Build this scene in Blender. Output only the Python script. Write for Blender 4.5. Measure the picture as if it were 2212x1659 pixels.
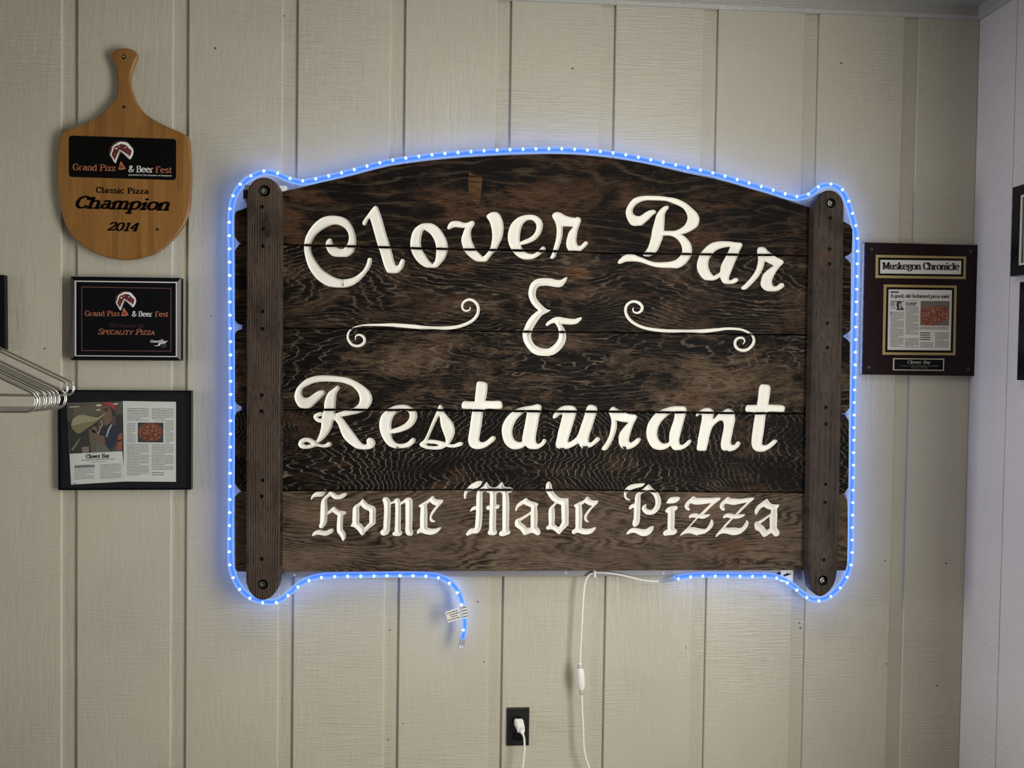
import bpy, bmesh, math, random
import numpy as np
from mathutils import Vector, Matrix
from mathutils.geometry import delaunay_2d_cdt
random.seed(7)
for o in list(bpy.data.objects): bpy.data.objects.remove(o)
SC = bpy.context.scene; COL = SC.collection

# ------------------------------------------------------------------ camera
W, H, FPX = 2212, 1659, 1950.0
YAW, PITCH, ROLL = 0.06927, 0.02728, -0.01434
CAMP = np.array([1.0521, -2.63584, 2.40 - 1.03611])
def cam_axes():
    cy, sy, cp, sp, cr, sr = math.cos(YAW), math.sin(YAW), math.cos(PITCH), math.sin(PITCH), math.cos(ROLL), math.sin(ROLL)
    f = np.array([sy*cp, cy*cp, -sp]); r = np.array([cy, -sy, 0.0]); d = np.cross(f, r)
    return cr*r + sr*d, -sr*r + cr*d, f
AR, AD, AF = cam_axes()
cam = bpy.data.objects.new('camera', bpy.data.cameras.new('camera')); COL.objects.link(cam)
m = Matrix.Identity(4)
for i in range(3):
    m[i][0] = AR[i]; m[i][1] = -AD[i]; m[i][2] = -AF[i]; m[i][3] = CAMP[i]
cam.matrix_world = m
cam.data.sensor_width = 36; cam.data.lens = FPX/W*36; cam.data.clip_start = 0.05
SC.camera = cam

# ------------------------------------------------------------------ world, lights, exposure
SC.view_settings.view_transform = 'Standard'; SC.view_settings.look = 'None'
SC.view_settings.gamma = 1; SC.view_settings.use_curve_mapping = False
SC.view_settings.exposure = 0.05
wd = bpy.data.worlds.new('world'); SC.world = wd; wd.use_nodes = True
wd.node_tree.nodes['Background'].inputs[0].default_value = (0.78, 0.80, 0.78, 1)
wd.node_tree.nodes['Background'].inputs[1].default_value = 0.10
def area(name, loc, target, sx, sy, power, color):
    l = bpy.data.lights.new(name, 'AREA'); l.shape = 'RECTANGLE'; l.size = sx; l.size_y = sy; l.energy = power; l.color = color
    o = bpy.data.objects.new(name, l); COL.objects.link(o); o.location = loc
    o.rotation_euler = (Vector(target) - Vector(loc)).to_track_quat('-Z', 'Y').to_euler(); return o
XC = 2.5
area('glass_door_light', (2.45, -1.85, 1.10), (0.0, -1.70, 1.10), 0.95, 1.75, 62, (1.0, 0.985, 0.92))
area('ceiling_panel_light', (1.40, -1.22, 2.425), (1.40, -1.20, 0.0), 0.7, 0.30, 6.0, (1.0, 0.92, 0.76))
fl = area('right_wall_fill', (-2.7, -1.15, 1.35), (2.6, -0.75, 0.85), 0.9, 1.5, 7.0, (0.97, 0.96, 1.0)); fl.data.spread = math.radians(48)  # added fill lamp, spread narrowed so it mainly brightens the right wall

# ------------------------------------------------------------------ helpers
def ray(px, py): return AF + AR*((px - W/2)/FPX) + AD*((py - H/2)/FPX)
def at(px, py, d=0.0):            # point on the plane that stands d in front of the back wall
    v = ray(px, py); t = (-d - CAMP[1])/v[1]; return CAMP + v*t
def atx(px, py, x):               # point on the plane of the right wall
    v = ray(px, py); t = (x - CAMP[0])/v[0]; return CAMP + v*t
def atd(px, py, depth):           # point at a given distance into the room from the camera
    v = ray(px, py); return CAMP + v*(depth/v[1])

def mesh_obj(name, verts, faces, mat=None, parent=None, smooth=False, origin=None):
    me = bpy.data.meshes.new(name)
    o = np.array(origin if origin is not None else (0, 0, 0), float)
    if parent is not None: base = np.array(parent['_org']) if '_org' in parent else np.zeros(3)
    else: base = np.zeros(3)
    me.from_pydata([tuple(np.array(v, float) - base - o) for v in verts], [], [tuple(f) for f in faces])
    if mat is not None: me.materials.append(mat)
    if smooth:
        for p in me.polygons: p.use_smooth = True
    me.update()
    ob = bpy.data.objects.new(name, me); COL.objects.link(ob)
    if parent is not None: ob.parent = parent
    ob.location = tuple(o)
    return ob
ROOTS = []
def thing(name, label, cat, loc, group=None):
    o = bpy.data.objects.new(name, None); COL.objects.link(o); o.location = tuple(loc); o['label'] = label; o['category'] = cat
    if group: o['group'] = group
    o.empty_display_size = 0.05; o['_org'] = [float(a) for a in loc]; ROOTS.append(o); return o
def part(name, mb, mat, parent, smooth=False, label=None, kind=None):
    ob = mesh_obj(name, mb.v, mb.f, mat, parent, smooth)
    ob['_org'] = list(parent['_org']) if parent is not None and '_org' in parent else [0, 0, 0]
    ROOTS.append(ob)
    if label: ob['label'] = label
    if kind: ob['kind'] = kind
    return ob
def struct(name, mb, mat):
    ob = mesh_obj(name, mb.v, mb.f, mat); ob['kind'] = 'structure'; ob['_org'] = [0, 0, 0]; ROOTS.append(ob); return ob

class MB:
    def __init__(s): s.v = []; s.f = []
    def add(s, vs, fs):
        n = len(s.v); s.v += [tuple(float(c) for c in v) for v in vs]; s.f += [tuple(n + i for i in f) for f in fs]; return s
    def box(s, a, b):
        x0, y0, z0 = a; x1, y1, z1 = b
        return s.add([(x0,y0,z0),(x1,y0,z0),(x1,y1,z0),(x0,y1,z0),(x0,y0,z1),(x1,y0,z1),(x1,y1,z1),(x0,y1,z1)],
                     [(0,3,2,1),(4,5,6,7),(0,1,5,4),(1,2,6,5),(2,3,7,6),(3,0,4,7)])
    def bbox(s, a, b, c=0.002):   # box with chamfered front (-y) edges
        x0, y0, z0 = a; x1, y1, z1 = b
        v = [(x0,y1,z0),(x1,y1,z0),(x1,y1,z1),(x0,y1,z1),(x0,y0+c,z0),(x1,y0+c,z0),(x1,y0+c,z1),(x0,y0+c,z1),
             (x0+c,y0,z0+c),(x1-c,y0,z0+c),(x1-c,y0,z1-c),(x0+c,y0,z1-c)]
        f = [(0,3,2,1),(8,9,10,11)]
        for i in range(4):
            j = (i+1) % 4; f += [(i,j,4+j,4+i),(4+i,4+j,8+j,8+i)]
        return s.add(v, f)
    def prism(s, pts, t, cham=0.0):   # pts: 3D loop on a plane facing -y (clockwise or not), extruded back by t along +y
        P = np.array(pts, float); n = len(P)
        area2 = sum(P[i][0]*P[(i+1)%n][2] - P[(i+1)%n][0]*P[i][2] for i in range(n))
        if area2 < 0: P = P[::-1]
        B = P + np.array([0, t, 0])
        if cham > 0:
            c2 = offset2(P[:, [0, 2]], -cham); Fp = np.stack([c2[:, 0], P[:, 1], c2[:, 1]], 1); P2 = P + np.array([0, cham, 0])
            fs = [tuple(range(n)), tuple(range(3*n-1, 2*n-1, -1))]
            for i in range(n):
                j = (i+1) % n; fs += [(i, n+i, n+j, j), (n+i, 2*n+i, 2*n+j, n+j)]
            return s.add(np.concatenate([Fp, P2, B]), fs)
        fs = [tuple(range(n)), tuple(range(2*n-1, n-1, -1))]
        for i in range(n):
            j = (i+1) % n; fs.append((i, n+i, n+j, j))
        return s.add(np.concatenate([P, B]), fs)
    def tube(s, pts, r, n=10, cap=True):
        P = [Vector(p) for p in pts]; k = len(P); rr = r if hasattr(r, '__len__') else [r]*k
        T = []
        for i in range(k):
            a = P[max(i-1, 0)]; b = P[min(i+1, k-1)]; T.append((b-a).normalized())
        up = Vector((0, 1, 0)) if abs(T[0].y) < 0.9 else Vector((0, 0, 1))
        N = (up - T[0]*up.dot(T[0])).normalized(); base = len(s.v)
        for i in range(k):
            N = (N - T[i]*N.dot(T[i])).normalized(); B = T[i].cross(N)
            for q in range(n):
                a = 2*math.pi*q/n; c = P[i] + (N*math.cos(a) + B*math.sin(a))*rr[i]; s.v.append(tuple(c))
        for i in range(k-1):
            for q in range(n):
                w = (q+1) % n; s.f.append((base+i*n+q, base+i*n+w, base+(i+1)*n+w, base+(i+1)*n+q))
        if cap: s.f.append(tuple(base+q for q in range(n-1, -1, -1))); s.f.append(tuple(base+(k-1)*n+q for q in range(n)))
        return s
    def disc(s, c, r, n=24, t=0.001, cham=0.0):   # disc facing -y
        return s.prism([(c[0]+r*math.cos(2*math.pi*i/n), c[1], c[2]+r*math.sin(2*math.pi*i/n)) for i in range(n)], t, cham)
    def ring(s, c, ro, ri, n=24, t=0.001):
        v = []; 
        for y, r in ((0, ro), (0, ri), (t, ri), (t, ro)):
            v += [(c[0]+r*math.cos(2*math.pi*i/n), c[1]+y, c[2]+r*math.sin(2*math.pi*i/n)) for i in range(n)]
        f = []
        for k in range(4):
            for i in range(n):
                j = (i+1) % n; k2 = (k+1) % 4; f.append((k*n+i, k2*n+i, k2*n+j, k*n+j))
        return s.add(v, f)
    def ball(s, c, r, nu=10, nv=6, sc=(1, 1, 1)):
        v = [(c[0], c[1], c[2]+r*sc[2])]
        for i in range(1, nv):
            a = math.pi*i/nv
            for j in range(nu):
                b = 2*math.pi*j/nu; v.append((c[0]+r*sc[0]*math.sin(a)*math.cos(b), c[1]+r*sc[1]*math.sin(a)*math.sin(b), c[2]+r*sc[2]*math.cos(a)))
        v.append((c[0], c[1], c[2]-r*sc[2])); f = []
        for j in range(nu):
            k = (j+1) % nu; f.append((0, 1+j, 1+k))
            for i in range(nv-2): f.append((1+i*nu+j, 1+(i+1)*nu+j, 1+(i+1)*nu+k, 1+i*nu+k))
            f.append((len(v)-1, 1+(nv-2)*nu+k, 1+(nv-2)*nu+j))
        return s.add(v, f)
    def quadpx(s, corners, d, t=0.0006):      # flat print or plate given by four pixel corners on a plane
        return s.prism([at(x, y, d) for x, y in corners], t)
    def rimpx(s, co, ci, d, t, d2=None):      # picture-frame ring between two pixel quads
        O = [at(x, y, d) for x, y in co]; I = [at(x, y, d if d2 is None else d2) for x, y in ci]
        back = np.array([0, t, 0]); v = O + I + [p + back for p in O] + [np.array([p[0], O[0][1] + t, p[2]]) for p in I]
        f = []
        for i in range(4):
            j = (i+1) % 4; f += [(i, j, 4+j, 4+i), (i, 8+i, 8+j, j), (4+i, 4+j, 12+j, 12+i)]
        return s.add(v, f)

def offset2(P, d):     # offset closed 2D loop (positive = outwards for ccw loops)
    P = np.asarray(P, float); n = len(P); out = np.zeros_like(P)
    for i in range(n):
        a = P[i]-P[i-1]; b = P[(i+1) % n]-P[i]
        na = np.array([a[1], -a[0]])/(np.linalg.norm(a)+1e-12); nb = np.array([b[1], -b[0]])/(np.linalg.norm(b)+1e-12)
        m_ = na+nb; L = np.linalg.norm(m_)
        if L < 1e-6: out[i] = P[i]+na*d; continue
        m_ /= L; c = max(0.5, float(m_@na)); out[i] = P[i]+m_*d/c
    return out
def smooth_loop(P, step=3.0, corner=62, closed=True):
    P = np.array(P, float); n = len(P); out = []
    def sharp(i):
        if not closed and i in (0, n-1): return True
        a = P[i]-P[i-1]; b = P[(i+1) % n]-P[i]
        c = (a@b)/(np.linalg.norm(a)*np.linalg.norm(b)+1e-12); return math.degrees(math.acos(max(-1, min(1, c)))) > corner
    sh = [sharp(i) for i in range(n)]
    for i in range(n if closed else n-1):
        p, q = P[i], P[(i+1) % n]; L = np.linalg.norm(q-p)
        t0 = (q-p)/L if sh[i] else (q-P[i-1])/(np.linalg.norm(q-P[i-1])+1e-9)
        r_ = P[(i+2) % n]; t1 = (q-p)/L if sh[(i+1) % n] else (r_-p)/(np.linalg.norm(r_-p)+1e-9)
        k = max(1, int(round(L/step)))
        for j in range(k):
            u = j/k; h1 = 2*u**3-3*u*u+1; h2 = u**3-2*u*u+u; h3 = -2*u**3+3*u*u; h4 = u**3-u*u
            out.append(h1*p+h2*t0*L+h3*q+h4*t1*L)
    if not closed: out.append(P[-1])
    return np.array(out)
def inside(pts, poly):
    x, y = pts[:, 0], pts[:, 1]; c = np.zeros(len(pts), bool); n = len(poly); j = n-1
    for i in range(n):
        xi, yi = poly[i]; xj, yj = poly[j]
        if yi != yj:
            k = ((yi > y) != (yj > y)) & (x < (xj-xi)*(y-yi)/(yj-yi)+xi); c ^= k
        j = i
    return c
def dist_to(pts, loops):
    A = np.concatenate([np.asarray(l) for l in loops]); B = np.concatenate([np.roll(np.asarray(l), -1, 0) for l in loops])
    D = B-A; L = (D**2).sum(1)+1e-18; out = np.empty(len(pts))
    for s_ in range(0, len(pts), 4000):
        p = pts[s_:s_+4000]; w = p[:, None]-A[None]; t = np.clip((w*D).sum(2)/L, 0, 1); e = w-t[..., None]*D
        out[s_:s_+4000] = np.sqrt((e**2).sum(2).min(1))
    return out
def cdt(points, edges):
    r = delaunay_2d_cdt([Vector((float(a), float(b))) for a, b in points], edges, [], 0, 1e-6)
    return np.array([tuple(v) for v in r[0]]), [tuple(f) for f in r[2]]
def loop_edges(loops):
    pts = []; ed = []
    for l in loops:
        b = len(pts); n = len(l); pts += [tuple(p) for p in l]; ed += [(b+i, b+(i+1) % n) for i in range(n)]
    return pts, ed

# ------------------------------------------------------------------ materials
def mat(name, color=(0.5, 0.5, 0.5), rough=0.5, metal=0.0, spec=0.5, emis=None, estr=0.0, coat=0.0):
    M = bpy.data.materials.new(name); M.use_nodes = True; b = M.node_tree.nodes['Principled BSDF']
    b.inputs['Base Color'].default_value = (*color, 1); b.inputs['Roughness'].default_value = rough
    b.inputs['Metallic'].default_value = metal; b.inputs['Specular IOR Level'].default_value = spec
    b.inputs['Coat Weight'].default_value = coat
    if emis: b.inputs['Emission Color'].default_value = (*emis, 1); b.inputs['Emission Strength'].default_value = estr
    return M
class NT:
    def __init__(s, M): s.t = M.node_tree; s.n = s.t.nodes; s.b = s.n['Principled BSDF']; s.tc = s.n.new('ShaderNodeTexCoord')
    def L(s, a, b): s.t.links.new(a, b)
    def map(s, scale=(1, 1, 1), rot=(0, 0, 0), loc=(0, 0, 0), src=None):
        m_ = s.n.new('ShaderNodeMapping'); m_.inputs['Scale'].default_value = scale; m_.inputs['Rotation'].default_value = rot; m_.inputs['Location'].default_value = loc
        s.L(src or s.tc.outputs['Object'], m_.inputs[0]); return m_.outputs[0]
    def noise(s, vec, scale=1, detail=2, rough=0.5, dist=0.0):
        k = s.n.new('ShaderNodeTexNoise'); k.inputs['Scale'].default_value = scale; k.inputs['Detail'].default_value = detail
        k.inputs['Roughness'].default_value = rough; k.inputs['Distortion'].default_value = dist; s.L(vec, k.inputs['Vector']); return k.outputs['Fac']
    def math(s, op, a, b=None, c=None):
        k = s.n.new('ShaderNodeMath'); k.operation = op
        for i, x in enumerate((a, b, c)):
            if x is None: continue
            if isinstance(x, (int, float)): k.inputs[i].default_value = x
            else: s.L(x, k.inputs[i])
        return k.outputs[0]
    def ramp(s, fac, stops):
        k = s.n.new('ShaderNodeValToRGB'); e = k.color_ramp.elements
        while len(e) < len(stops): e.new(0.5)
        for i, (p, c) in enumerate(stops):
            e[i].position = p; e[i].color = (*c, 1) if hasattr(c, '__len__') else (c, c, c, 1)
        s.L(fac, k.inputs[0]); return k.outputs[0]
    def mix(s, fac, a, b):
        k = s.n.new('ShaderNodeMix'); k.data_type = 'RGBA'
        if isinstance(fac, (int, float)): k.inputs[0].default_value = fac
        else: s.L(fac, k.inputs[0])
        for i, x in ((6, a), (7, b)):
            if hasattr(x, '__len__'): k.inputs[i].default_value = (*x, 1)
            else: s.L(x, k.inputs[i])
        return k.outputs[2]
    def bump(s, h, strength=0.3, dist=0.01):
        k = s.n.new('ShaderNodeBump'); k.inputs['Strength'].default_value = strength; k.inputs['Distance'].default_value = dist
        s.L(h, k.inputs['Height']); s.L(k.outputs[0], s.b.inputs['Normal'])
    def xyz(s, vec=None):
        k = s.n.new('ShaderNodeSeparateXYZ'); s.L(vec or s.tc.outputs['Object'], k.inputs[0]); return k.outputs

def siding(name, color, seed=0, gloss=0.28):
    M = mat(name, color, gloss, spec=0.4); t = NT(M)
    v1 = t.map((60, 60, 9), loc=(seed, 0, 0)); v2 = t.map((10, 10, 210), loc=(seed, 3, 0)); v3 = t.map((1, 1, 1), loc=(seed, 0, 5))
    a = t.noise(v1, 1, 3, 0.6, 0.8); c = t.noise(v3, 170, 2, 0.6)
    b = t.ramp(t.noise(v2, 1, 2, 0.6), [(0.45, 0.5), (0.72, 1.0)])
    w = t.ramp(t.noise(v3, 2.2, 2), [(0.38, 0.0), (0.62, 1.0)])
    h = t.math('ADD', t.math('MULTIPLY', a, 0.9), t.math('MULTIPLY', t.math('MULTIPLY', b, w), 1.1))
    h = t.math('ADD', h, t.math('MULTIPLY', c, 0.30)); t.bump(h, 0.75, 0.0028)
    dirt = t.ramp(t.noise(v3, 2.3, 4, 0.6), [(0.3, 0.93), (0.7, 1.03)])
    k = t.n.new('ShaderNodeMix'); k.data_type = 'RGBA'; k.blend_type = 'MULTIPLY'; k.inputs[0].default_value = 1
    k.inputs[6].default_value = (*color, 1); t.L(dirt, k.inputs[7]); t.L(k.outputs[2], t.b.inputs['Base Color'])
    return M
M_wall = siding('painted_siding', (0.505, 0.478, 0.388))
M_wallR = siding('painted_siding_side_wall', (0.62, 0.59, 0.575), 7)
M_trim = siding('painted_trim', (0.40, 0.395, 0.35), 3)
M_ceil = siding('painted_ceiling', (0.42, 0.41, 0.37), 11)
M_floor = mat('floor_vinyl', (0.22, 0.19, 0.16), 0.5)

def carved_wood(name, seed, F=75, amp=0.16, wear=0.5, base=(0.0042, 0.0036, 0.0034), brown=(0.050, 0.028, 0.016), line=(0.14, 0.112, 0.085), lw=0.25, invert=False, vertical=False, jag=(7, 75, 0.016), lin=0.55, edge=(0.36, 0.52), xl=0.0):
    M = mat(name, base, 0.62, spec=0.09); t = NT(M)
    sc = (lambda x, z: (z, 1, x)) if vertical else (lambda x, z: (x, 1, z))
    big = t.noise(t.map(sc(1.6, 4.4), loc=(seed*3.7, 0, seed)), 1, 1.6, 0.5, 0.3)
    mid = t.noise(t.map(sc(9, 26), loc=(seed, 0, 7)), 1, 2, 0.5)
    jg = t.noise(t.map(sc(jag[0], jag[1]), loc=(seed, 0, 2)), 1, 2.5, 0.6)
    o = t.xyz(); ln_ = o[0] if vertical else o[2]
    h = t.math('ADD', t.math('MULTIPLY', ln_, lin), t.math('MULTIPLY', big, amp*2.4))
    h = t.math('ADD', h, t.math('MULTIPLY', jg, jag[2])); h = t.math('ADD', h, t.math('MULTIPLY', mid, amp*.18))
    if xl: h = t.math('ADD', h, t.math('MULTIPLY', t.math('ABSOLUTE', o[0]), xl))
    s_ = t.math('FRACT', t.math('MULTIPLY', h, F))
    s_ = t.math('ABSOLUTE', t.math('SUBTRACT', s_, 0.5))
    ln = t.ramp(s_, [(0.015, 1.0), (lw, 0.0)])
    fine = t.noise(t.map(sc(34, 330), loc=(0, 0, seed)), 1, 3, 0.7)
    patch = t.noise(t.map(sc(3.6, 8.0), loc=(seed*1.3, 0, 4)), 1, 6, 0.72, 0.4)
    c0 = 0.52-(wear-0.5)*0.3 + (.01 if not vertical else 0)
    pm = t.ramp(patch, [(c0-.05, 0.0), (c0+.06, 1.0)])
    pf = t.math('MULTIPLY', pm, t.ramp(fine, [(edge[0], 0.05), (edge[1], 1.0)]))
    tone = t.noise(t.map(sc(5, 14), loc=(seed, 0, 12)), 1, 3, 0.6)
    br = t.mix(t.ramp(tone, [(0.35, 0.0), (0.65, 1.0)]), tuple(c*.62 for c in brown), tuple(c*1.35 for c in brown))
    col = t.mix(pf, base, br)
    lm = t.math('MULTIPLY', ln, t.ramp(t.noise(t.map(sc(5, 11), loc=(seed, 0, 9)), 1, 4, 0.65), [(0.40, 0.12), (0.58, 1.0)]))
    if invert: col = t.mix(t.math('MULTIPLY', lm, 0.95), col, (base[0]*0.35, base[1]*0.35, base[2]*0.35))
    else: col = t.mix(t.math('MULTIPLY', lm, 0.85), col, line)
    org = t.ramp(t.noise(t.map(sc(6, 9), loc=(seed, 0, 1)), 1, 2, 0.5), [(0.64, 0.0), (0.74, 0.6)])
    col = t.mix(t.math('MULTIPLY', org, pf), col, (0.12, 0.050, 0.018))
    stk = t.math('MULTIPLY', t.ramp(t.noise(t.map(sc(15, 430), loc=(3, 0, seed)), 1, 2, 0.6), [(0.56, 0.0), (0.64, 0.75)]), t.ramp(tone, [(0.40, 0.1), (0.62, 1.0)]))
    col = t.mix(stk, col, tuple(c*(1.5 if not invert else .45) for c in brown))
    t.L(col, t.b.inputs['Base Color'])
    hh = t.math('ADD', t.math('MULTIPLY', ln, 0.8 if not invert else -0.6), t.math('MULTIPLY', fine, 0.8)); t.bump(hh, 0.45, 0.0018)
    return M
M_plank = [carved_wood('weathered_plank_black_brown', 1, 60, 0.06, 0.46, brown=(0.062, 0.032, 0.017), line=(0.055, 0.038, 0.025), lw=0.18, jag=(7, 60, .02)),
           carved_wood('weathered_plank_wavy', 2, 120, 0.10, 0.52, brown=(0.055, 0.033, 0.021), line=(0.120, 0.088, 0.062), lw=0.18, jag=(13, 90, .016)),
           carved_wood('weathered_plank_dark_knotty', 3, 80, 0.17, 0.46, brown=(0.095, 0.062, 0.038), line=(0.13, 0.10, 0.08), lw=0.11, jag=(18, 75, .018)),
           carved_wood('weathered_plank_zigzag', 4, 72, 0.17, 0.32, brown=(0.050, 0.028, 0.016), line=(0.19, 0.165, 0.13), lw=0.11, jag=(6, 75, .030), xl=0.62, lin=.35),
           carved_wood('weathered_plank_brown', 5, 120, 0.11, 1.15, base=(0.020, 0.014, 0.010), brown=(0.120, 0.085, 0.060), lw=0.40, invert=True, jag=(10, 85, .016), edge=(.28, .5))]
M_postL = carved_wood('weathered_post_dark', 6, 150, 0.004, 1.0, base=(0.010, 0.008, 0.007), brown=(0.050, 0.035, 0.027), line=(0.11, 0.083, 0.063), lw=0.34, vertical=True, jag=(2, 30, .002), lin=1.0)
M_postR = carved_wood('weathered_post_smooth', 8, 60, 0.006, 0.95, base=(0.020, 0.017, 0.016), brown=(0.060, 0.046, 0.038), line=(0.068, 0.053, 0.045), lw=0.4, vertical=True, jag=(2, 30, .002), lin=1.0)
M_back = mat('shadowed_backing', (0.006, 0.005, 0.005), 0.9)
M_hole = mat('plug_hole_dark', (0.004, 0.003, 0.003), 0.8)
def paint_white():
    M = mat('letter_paint', (0.84, 0.81, 0.72), 0.5, spec=0.35); t = NT(M)
    n = t.noise(t.map((1, 1, 1)), 420, 3, 0.7); big = t.noise(t.map((1, 1, 1)), 9, 2)
    c = t.mix(t.ramp(big, [(0.35, 0.0), (0.65, 1.0)]), (0.80, 0.78, 0.715), (0.86, 0.845, 0.79))
    c = t.mix(t.ramp(n, [(0.76, 0.0), (0.80, 0.7)]), c, (0.30, 0.27, 0.22)); t.L(c, t.b.inputs['Base Color'])
    t.bump(t.noise(t.map((1, 1, 1)), 90, 3, 0.6), 0.25, 0.001); return M
M_letter = paint_white()
def bamboo():
    M = mat('bamboo', (0.36, 0.17, 0.05), 0.42, spec=0.4); t = NT(M)
    o = t.xyz(); strip = t.math('FLOOR', t.math('MULTIPLY', o[0], 62)); cb = t.n.new('ShaderNodeCombineXYZ'); t.L(strip, cb.inputs[0])
    seg = t.math('FLOOR', t.math('ADD', t.math('MULTIPLY', o[2], 3.4), t.math('MULTIPLY', strip, 0.37))); t.L(seg, cb.inputs[2])
    wn = t.n.new('ShaderNodeTexWhiteNoise'); t.L(cb.outputs[0], wn.inputs[0])
    g = t.noise(t.map((260, 1, 7)), 1, 3, 0.6); k = t.noise(t.map((38, 1, 26)), 1, 2, 0.5)
    f = t.math('ADD', t.math('MULTIPLY', wn.outputs[0], 0.35), t.math('MULTIPLY', g, 0.65))
    c = t.ramp(f, [(0.2, (0.175, 0.074, 0.015)), (0.8, (0.32, 0.155, 0.040))])
    c = t.mix(t.ramp(k, [(0.68, 0.0), (0.78, 0.6)]), c, (0.11, 0.042, 0.010)); t.L(c, t.b.inputs['Base Color']); return M
M_bamboo = bamboo()
M_black = mat('black_print', (0.0025, 0.0025, 0.0025), 0.4, spec=0.12)
M_burn = mat('engraved_black', (0.003, 0.002, 0.002), 0.8, spec=0.05)
M_orange = mat('orange_print', (0.52, 0.17, 0.085), 0.5)
M_dkred = mat('dark_red_print', (0.10, 0.012, 0.014), 0.5)
M_dimred = mat('dim_red_print', (0.055, 0.016, 0.018), 0.5)
M_whitep = mat('white_print', (0.80, 0.79, 0.76), 0.5)
M_blackgloss = mat('black_gloss_frame', (0.004, 0.004, 0.006), 0.24, spec=0.25)
M_chrome = mat('chrome', (0.75, 0.75, 0.74), 0.2, metal=1.0)
M_silver = mat('silver_line', (0.85, 0.84, 0.80), 0.35, metal=0.3)
M_brownline = mat('brown_line', (0.13, 0.055, 0.045), 0.5)
M_wire = mat('hanger_wire', (0.62, 0.60, 0.56), 0.24, metal=1.0)
M_mahog = mat('mahogany', (0.011, 0.0025, 0.0035), 0.3, spec=0.2)
M_gold = mat('brushed_gold', (0.42, 0.33, 0.13), 0.4, metal=0.6)
M_paper = mat('newspaper', (0.66, 0.64, 0.59), 0.65)
M_paper2 = mat('magazine_paper', (0.80, 0.81, 0.78), 0.5)
M_ink = mat('ink', (0.012, 0.012, 0.012), 0.6)
M_grayink = mat('gray_ink', (0.17, 0.17, 0.16), 0.6)
M_mat_board = mat('black_mat_board', (0.005, 0.0055, 0.008), 0.6, spec=0.2)
M_tan = mat('aged_paper', (0.46, 0.36, 0.25), 0.6)
M_plastic = mat('white_plastic', (0.80, 0.79, 0.74), 0.35)
M_blackpl = mat('black_plastic', (0.004, 0.004, 0.004), 0.4)
M_strip = mat('aluminium_strip', (0.27, 0.27, 0.29), 0.45, metal=0.2)
M_steel = mat('bolt_steel', (0.72, 0.71, 0.67), 0.3, metal=0.45)
M_led = mat('led_bulb', (0.7, 0.8, 1.0), 0.3, emis=(0.22, 0.40, 1.0), estr=150.0)
def glassy(name, tint, fac):
    M = bpy.data.materials.new(name); M.use_nodes = True; n = M.node_tree.nodes; n.clear(); L = M.node_tree.links.new
    o = n.new('ShaderNodeOutputMaterial'); mx = n.new('ShaderNodeMixShader'); tr = n.new('ShaderNodeBsdfTransparent'); gl = n.new('ShaderNodeBsdfGlossy')
    tr.inputs[0].default_value = (*tint, 1); gl.inputs['Roughness'].default_value = 0.03
    lw = n.new('ShaderNodeLayerWeight'); lw.inputs[0].default_value = 0.5; pw = n.new('ShaderNodeMath'); pw.operation = 'POWER'; pw.inputs[1].default_value = 4.5; L(lw.outputs['Facing'], pw.inputs[0])
    mm = n.new('ShaderNodeMath'); mm.operation = 'MULTIPLY_ADD'; mm.use_clamp = True; mm.inputs[1].default_value = .9; mm.inputs[2].default_value = .045*fac; L(pw.outputs[0], mm.inputs[0])
    L(mm.outputs[0], mx.inputs[0]); L(tr.outputs[0], mx.inputs[1]); L(gl.outputs[0], mx.inputs[2]); L(mx.outputs[0], o.inputs[0]); return M
M_glass = glassy('glass_pane', (0.96, 0.97, 0.97), 1.0)
def rope_mat():
    M = bpy.data.materials.new('rope_light_vinyl'); M.use_nodes = True; n = M.node_tree.nodes; L = M.node_tree.links.new; n.clear()
    o = n.new('ShaderNodeOutputMaterial'); tr = n.new('ShaderNodeBsdfTransparent'); tr.inputs[0].default_value = (0.72, 0.82, 1.0, 1)
    em = n.new('ShaderNodeEmission'); em.inputs[0].default_value = (0.13, 0.30, 1.0, 1); em.inputs[1].default_value = 1.9
    gl = n.new('ShaderNodeBsdfGlossy'); gl.inputs[0].default_value = (0.9, 0.95, 1, 1); gl.inputs[1].default_value = 0.2
    lw = n.new('ShaderNodeLayerWeight'); lw.inputs[0].default_value = 0.5; fr = n.new('ShaderNodeMath'); fr.operation = 'POWER'; fr.inputs[1].default_value = 3.5; L(lw.outputs['Facing'], fr.inputs[0])
    rim = n.new('ShaderNodeMix'); rim.data_type = 'RGBA'; L(lw.outputs['Facing'], rim.inputs[0]); rim.inputs[6].default_value = (0.07, 0.21, 1.0, 1); rim.inputs[7].default_value = (0.42, 0.62, 1.0, 1); L(rim.outputs[2], em.inputs[0])
    a = n.new('ShaderNodeMixShader'); a.inputs[0].default_value = 0.36; b = n.new('ShaderNodeMixShader')
    L(tr.outputs[0], a.inputs[1]); L(em.outputs[0], a.inputs[2]); L(fr.outputs[0], b.inputs[0]); L(a.outputs[0], b.inputs[1]); L(gl.outputs[0], b.inputs[2]); L(b.outputs[0], o.inputs[0]); return M
M_rope = rope_mat()
M_core = mat('rope_core_strand', (0.05, 0.12, 0.5), 0.4, emis=(0.05, 0.17, 1.0), estr=0.75)
M_clear = glassy('clear_plastic', (0.86, 0.90, 0.96), 1.6)
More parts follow.
